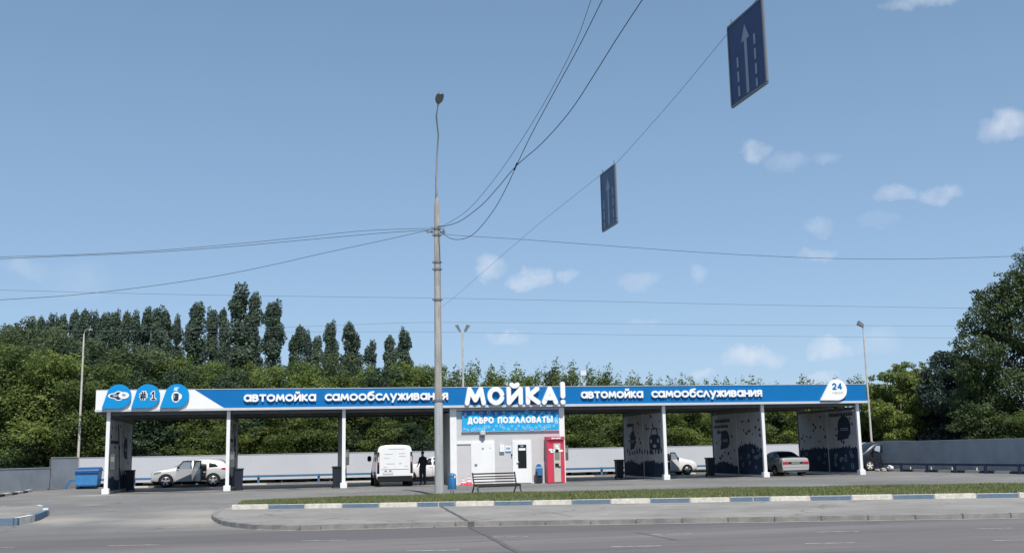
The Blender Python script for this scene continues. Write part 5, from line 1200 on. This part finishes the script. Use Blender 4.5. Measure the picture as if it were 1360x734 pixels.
WISP = [(612, 488, 'leaf_green'), (636, 484, 'leaf_bright'), (660, 486, 'leaf_green'), (684, 488, 'leaf_bright'), (708, 487, 'leaf_green'), (734, 482, 'leaf_olive'), (752, 481, 'leaf_green'), (778, 487, 'leaf_green'), (806, 490, 'leaf_green'),
        (834, 494, 'leaf_bright'), (862, 499, 'leaf_green'), (888, 500, 'leaf_green'), (915, 501, 'leaf_bright'), (944, 501, 'leaf_green'), (972, 503, 'leaf_green'), (1002, 504, 'leaf_bright'), (1030, 506, 'leaf_green'), (1060, 502, 'leaf_green'), (1085, 503, 'leaf_green'), (1112, 505, 'leaf_dark'), (1145, 498, 'leaf_green')]
for i, (px_, ty, m) in enumerate(WISP):
    ty += (2, -2, 4, 0, 5, -1, 3)[i % 7]
    Y = 19.5 + (i % 3) * 2.2; x, z = at_px(px_, ty, Y)
    tree('young_tree', 'thin topped green sapling behind the fence right of the pole, %s from the left' % ordn(i), x, Y, z * 1.06, 1.08, 'wispy', m, i % 3, 'saplings behind the rear fence', n=14000, size=.088)
# undergrowth filling the belt at eye level
UN = []
for i in range(34):
    x = -14 + i * 2.05; Y = 17.6 + (i * 5 % 3) * .8
    dk = any(a < x < b for a, b in ((-9.5, -5), (-3, 3.0), (12.6, 18.5), (46, 60)))      # darker species grow in clumps
    m = ('leaf_dark', 'leaf_dark', 'leaf_green')[i % 3] if dk else ('leaf_bright', 'leaf_green', 'leaf_bright', 'leaf_green', 'leaf_dark')[(i * 3) % 5]
    tree('leafy_shrub', 'leafy shrub just behind the fence, %s from the left' % (ordn(i) if i < 29 else ('thirtieth', 'thirty-first', 'thirty-second', 'thirty-third', 'thirty-fourth')[i - 29]), x, Y, 3.9 + (i * 7 % 5) * .28, .86, 'round', m, (i + 1) % 3, 'shrubs just behind the rear fence')['category'] = 'shrub'
# right-hand trees
def big_tree(name, label, x, y, blobs, n, size, m, seed, trunk):
    t = thing(name, label, 'tree', (x, y, 0)); me = crown_mesh('crown', blobs, n, size, seed, m); o = bpy.data.objects.new('crown', me); COL.objects.link(o); o.parent = t
    trunk.build('trunk', 'bark', t, smooth=True); return t
def blob_at(px, py, Y, r, rz=None, jy=0): p = V(px, py, Y); return (p.x, Y + jy, p.z, r, r, rz or r * .8)
def sprays(b, r, n):
    o_ = []
    for _ in range(n):
        u, v, w_ = r.gauss(0, 1), r.gauss(0, 1), r.gauss(0, 1) + .25; l_ = math.sqrt(u * u + v * v + w_ * w_) or 1; q = r.uniform(.85, 1.25); s_ = b[3] * r.uniform(.22, .42)
        o_.append((b[0] + b[3] * q * u / l_, b[1] + b[4] * q * v / l_, b[2] + b[5] * q * w_ / l_, s_ * 1.25, s_ * 1.25, s_ * .75))
    return o_
def ring_blobs(spec, Y, base, seed):
    r = random.Random(seed); out = []
    for (px_, py_, rad) in spec:
        b = blob_at(px_, py_, Y + r.uniform(-1.5, 1.5), rad); out.append((b[0] - base[0], b[1] - base[1], b[2], b[3] * .8, b[4] * .8, b[5] * .8))
        out += sprays(out[-1], r, 7)
    return out
r5 = random.Random(9)
Y = 15.5; base = (V(1200, 585, Y).x, Y)
sp = [(1165, 545, 1.1), (1175, 520, 1.0), (1185, 500, .8), (1195, 492, .6), (1202, 484, .4), (1190, 487, .35), (1212, 486, .3), (1205, 505, 1.0), (1220, 498, .8), (1228, 512, 1.0), (1200, 530, 1.6), (1222, 540, 1.4), (1180, 555, 1.3), (1170, 570, 1.2), (1210, 562, 1.6), (1235, 560, 1.4), (1195, 580, 1.5), (1160, 520, .8), (1158, 502, .35), (1172, 500, .5), (1225, 484, .3), (1150, 560, 1.2), (1152, 535, .9)]
big_tree('broadleaf_tree', 'bright green bushy tree directly right of the canopy end', *base, ring_blobs(sp, Y, base, 1), 42000, .092, 'leaf_bright', 5, MB().tube([(0, 0, 0), (.1, 0, 2), (0, 0, 5)], [.2, .15, .05], 8))
Y = 13.0; base = (V(1258, 585, Y).x, Y)
sp = [(1245, 480, .9), (1255, 474, .7), (1268, 478, .9), (1240, 500, 1.2), (1262, 505, 1.5), (1280, 490, 1.3), (1245, 530, 1.5), (1270, 540, 1.8), (1242, 560, 1.3), (1262, 572, 1.6), (1285, 560, 1.6), (1235, 518, .8), (1250, 586, 1.5), (1290, 520, 1.6)]
big_tree('broadleaf_tree', 'dark bluish green tree between the bright tree and the big one on the right', *base, ring_blobs(sp, Y, base, 2), 36000, .092, 'leaf_blue', 6, MB().tube([(0, 0, 0), (-.1, 0, 2), (0, 0, 5)], [.25, .18, .06], 8))
Y = 8.0; base = (V(1392, 590, Y).x, Y)
sp = []
for (px_, py_, rad) in [(1360, 358, 1.1), (1345, 372, 1.0), (1330, 384, .9), (1318, 380, .45), (1312, 392, .9), (1305, 404, .8), (1298, 398, .4), (1296, 420, 1.0), (1285, 436, .9), (1278, 428, .4), (1280, 455, .9), (1273, 470, .7), (1278, 492, 1.0), (1290, 512, 1.2), (1276, 530, 1.0), (1285, 556, 1.3), (1300, 576, 1.3),
                        (1330, 410, 1.5), (1320, 440, 1.5), (1310, 470, 1.5), (1305, 500, 1.5), (1315, 535, 1.7), (1320, 570, 1.6), (1350, 400, 1.7), (1355, 440, 1.9), (1345, 475, 1.8), (1340, 510, 1.8), (1345, 550, 1.9), (1350, 582, 1.6),
                        (1378, 345, 1.3), (1400, 340, 1.5), (1385, 385, 1.9), (1425, 370, 1.8), (1450, 400, 1.8), (1400, 440, 2.2), (1440, 450, 2.2), (1390, 500, 2.3), (1440, 520, 2.4), (1390, 560, 2.2), (1430, 580, 2), (1470, 480, 2.0), (1480, 540, 2.0)]:
    sp.append((px_, py_, rad * 1.03))
big_tree('broadleaf_tree', 'very large dark leafy tree towering over the right end of the fence', *base, ring_blobs(sp, Y, base, 3), 120000, .088, 'leaf_deep', 7,
         MB().tube([(0, 0, 0), (.1, 0, 3), (-.3, 0, 8), (0, 0, 13)], [.4, .33, .2, .06], 10).tube([(.1, 0, 3), (-2, -.5, 6), (-3.8, -.6, 8.5)], [.18, .12, .04], 7).tube([(0, 0, 5), (2, .3, 8), (3, .2, 11)], [.16, .1, .04], 7))
Y = 17; 
for i, (px_, ty, Y, m, wf) in enumerate(((1330, 520, 14, 'leaf_dark', 1.3), (1290, 540, 15, 'leaf_dark', 1.2), (1240, 545, 17, 'leaf_green', 1.2), (1400, 520, 4, 'leaf_green', 1.4), (1450, 500, 0, 'leaf_dark', 1.5))):
    x, z = at_px(px_, ty, Y); tree('leafy_shrub', ('dark shrub under the big right tree', 'dark shrub between the big tree and the bluish one', 'green shrub under the bluish tree', 'green shrub at the right edge behind the slate fence', 'dark shrub beyond the right edge of the view')[i], x, Y, z, wf, 'round', m, i % 3, 'shrubs behind the right fence')['category'] = 'shrub'

# ------------------------------------------------------------------ sky, clouds, sun
SUN_EL, SUN_AZ = 58, 177            # azimuth of the sun measured clockwise from +Y
w = bpy.data.worlds.new('World'); scene.world = w; w.use_nodes = True; N = w.node_tree.nodes; L = w.node_tree.links
bg_ = N['Background']; sky = N.new('ShaderNodeTexSky'); sky.sky_type = 'NISHITA'; sky.sun_disc = False; sky.sun_elevation = R(SUN_EL); sky.sun_rotation = R(SUN_AZ)
sky.air_density = 1.0; sky.dust_density = 0.5; sky.ozone_density = 1.6; sky.altitude = 100
tc = N.new('ShaderNodeTexCoord')
def cloud_mask(dirs):
    acc = None
    for (px_, py_, sx, sy, amt) in dirs:
        d = ray(px_, py_).normalized(); rt = Vector((d.y, -d.x, 0)).normalized(); up_ = rt.cross(d).normalized()
        def dot(vec, scale):
            n = N.new('ShaderNodeVectorMath'); n.operation = 'DOT_PRODUCT'; L.new(warp, n.inputs[0]); n.inputs[1].default_value = vec * scale; return n.outputs['Value']
        a = dot(rt, F / sx); b = dot(up_, F / sy)
        def mth(op, i0, i1=None, v1=None):
            n = N.new('ShaderNodeMath'); n.operation = op; L.new(i0, n.inputs[0])
            if i1 is not None: L.new(i1, n.inputs[1])
            elif v1 is not None: n.inputs[1].default_value = v1
            return n.outputs[0]
        r2_ = mth('ADD', mth('MULTIPLY', a, a), mth('MULTIPLY', b, b)); m_ = mth('SUBTRACT', r2_, None, 1.0)
        m_ = mth('MULTIPLY', m_, None, -1.0); n = N.new('ShaderNodeClamp'); L.new(m_, n.inputs[0]); m_ = mth('MULTIPLY', n.outputs[0], None, amt * .78)
        # only in front
        acc = m_ if acc is None else mth('MAXIMUM', acc, m_)
    return acc
nz = N.new('ShaderNodeTexNoise'); nz.inputs['Scale'].default_value = 26; nz.inputs['Detail'].default_value = 7; nz.inputs['Roughness'].default_value = .62; L.new(tc.outputs['Generated'], nz.inputs['Vector'])
sub_ = N.new('ShaderNodeVectorMath'); sub_.operation = 'SUBTRACT'; L.new(nz.outputs['Color'], sub_.inputs[0]); sub_.inputs[1].default_value = (.5, .5, .5)
scl = N.new('ShaderNodeVectorMath'); scl.operation = 'SCALE'; L.new(sub_.outputs[0], scl.inputs[0]); scl.inputs['Scale'].default_value = .035
ad = N.new('ShaderNodeVectorMath'); ad.operation = 'ADD'; L.new(tc.outputs['Generated'], ad.inputs[0]); L.new(scl.outputs[0], ad.inputs[1]); warp = ad.outputs[0]
CL = [(1003, 203, 22, 14, .55), (1045, 216, 34, 12, .22), (1098, 211, 20, 9, .25), (1340, 168, 34, 24, .75), (1222, 0, 50, 12, .5), (1190, 257, 28, 12, .42), (1248, 256, 30, 12, .42), (1086, 300, 24, 14, .42), (1170, 296, 26, 12, .18), (1080, 337, 26, 9, .30),
      (648, 354, 22, 18, .55), (704, 371, 34, 16, .75), (752, 366, 16, 9, .45), (850, 374, 34, 14, .35), (924, 364, 12, 12, .3), (676, 444, 34, 9, .45), (1000, 472, 46, 16, .7), (1100, 462, 30, 16, .75), (1150, 455, 40, 16, .25), (36, 358, 34, 12, .25), (110, 370, 48, 26, .14), (850, 430, 26, 7, .25), (935, 497, 20, 8, .5), (1085, 502, 30, 9, .5)]
mask = cloud_mask(CL)
n2 = N.new('ShaderNodeTexNoise'); n2.inputs['Scale'].default_value = 60; n2.inputs['Detail'].default_value = 6; L.new(tc.outputs['Generated'], n2.inputs['Vector'])
mr = N.new('ShaderNodeMapRange'); mr.inputs['From Min'].default_value = .35; mr.inputs['From Max'].default_value = .65; mr.inputs['To Min'].default_value = .55; mr.inputs['To Max'].default_value = 1.1; L.new(n2.outputs['Fac'], mr.inputs[0])
mm = N.new('ShaderNodeMath'); mm.operation = 'MULTIPLY'; mm.use_clamp = True; L.new(mask, mm.inputs[0]); L.new(mr.outputs[0], mm.inputs[1])
veil = N.new('ShaderNodeMix'); veil.data_type = 'RGBA'; veil.inputs[0].default_value = .78; L.new(sky.outputs[0], veil.inputs[6]); 
sp_ = N.new('ShaderNodeSeparateXYZ'); L.new(tc.outputs['Generated'], sp_.inputs[0]); vr = N.new('ShaderNodeValToRGB'); L.new(sp_.outputs['Z'], vr.inputs[0]); e_ = vr.color_ramp.elements
e_[0].position = 0.0; e_[0].color = (2.7 / 8, 4.0 / 8, 5.75 / 8, 1); e_[1].position = 1.0; e_[1].color = (.9 / 8, 1.7 / 8, 2.8 / 8, 1)
for p_, c_ in ((.08, (2.45, 3.75, 5.5)), (.2, (1.95, 3.1, 4.75)), (.4, (1.35, 2.3, 3.6))):
    q_ = vr.color_ramp.elements.new(p_); q_.color = (c_[0] / 8, c_[1] / 8, c_[2] / 8, 1)
vsc = N.new('ShaderNodeVectorMath'); vsc.operation = 'SCALE'; L.new(vr.outputs[0], vsc.inputs[0]); vsc.inputs['Scale'].default_value = 8.0; L.new(vsc.outputs[0], veil.inputs[7])      # thin summer haze over the whole sky
mixc = N.new('ShaderNodeMix'); mixc.data_type = 'RGBA'; L.new(mm.outputs[0], mixc.inputs[0]); L.new(veil.outputs[2], mixc.inputs[6]); mixc.inputs[7].default_value = (5.7, 6.0, 6.6, 1)
L.new(mixc.outputs[2], bg_.inputs[0]); bg_.inputs[1].default_value = 0.125
sd = bpy.data.lights.new('sun', 'SUN'); so = bpy.data.objects.new('sun', sd); COL.objects.link(so); sd.energy = 4.6; sd.angle = R(.53); sd.color = (1, .945, .87)
sdir = Vector((math.sin(R(SUN_AZ)) * math.cos(R(SUN_EL)), math.cos(R(SUN_AZ)) * math.cos(R(SUN_EL)), math.sin(R(SUN_EL))))
so.rotation_euler = sdir.to_track_quat('Z', 'Y').to_euler()
vs_ = scene.view_settings; vs_.view_transform = 'Standard'; vs_.look = 'None'; vs_.exposure = 0.2; vs_.gamma = 1.0; vs_.use_curve_mapping = False
scene.cycles.max_bounces = 6; scene.cycles.use_adaptive_sampling = True; scene.cycles.transparent_max_bounces = 4
try: scene.cycles.use_denoising = True
except Exception: pass
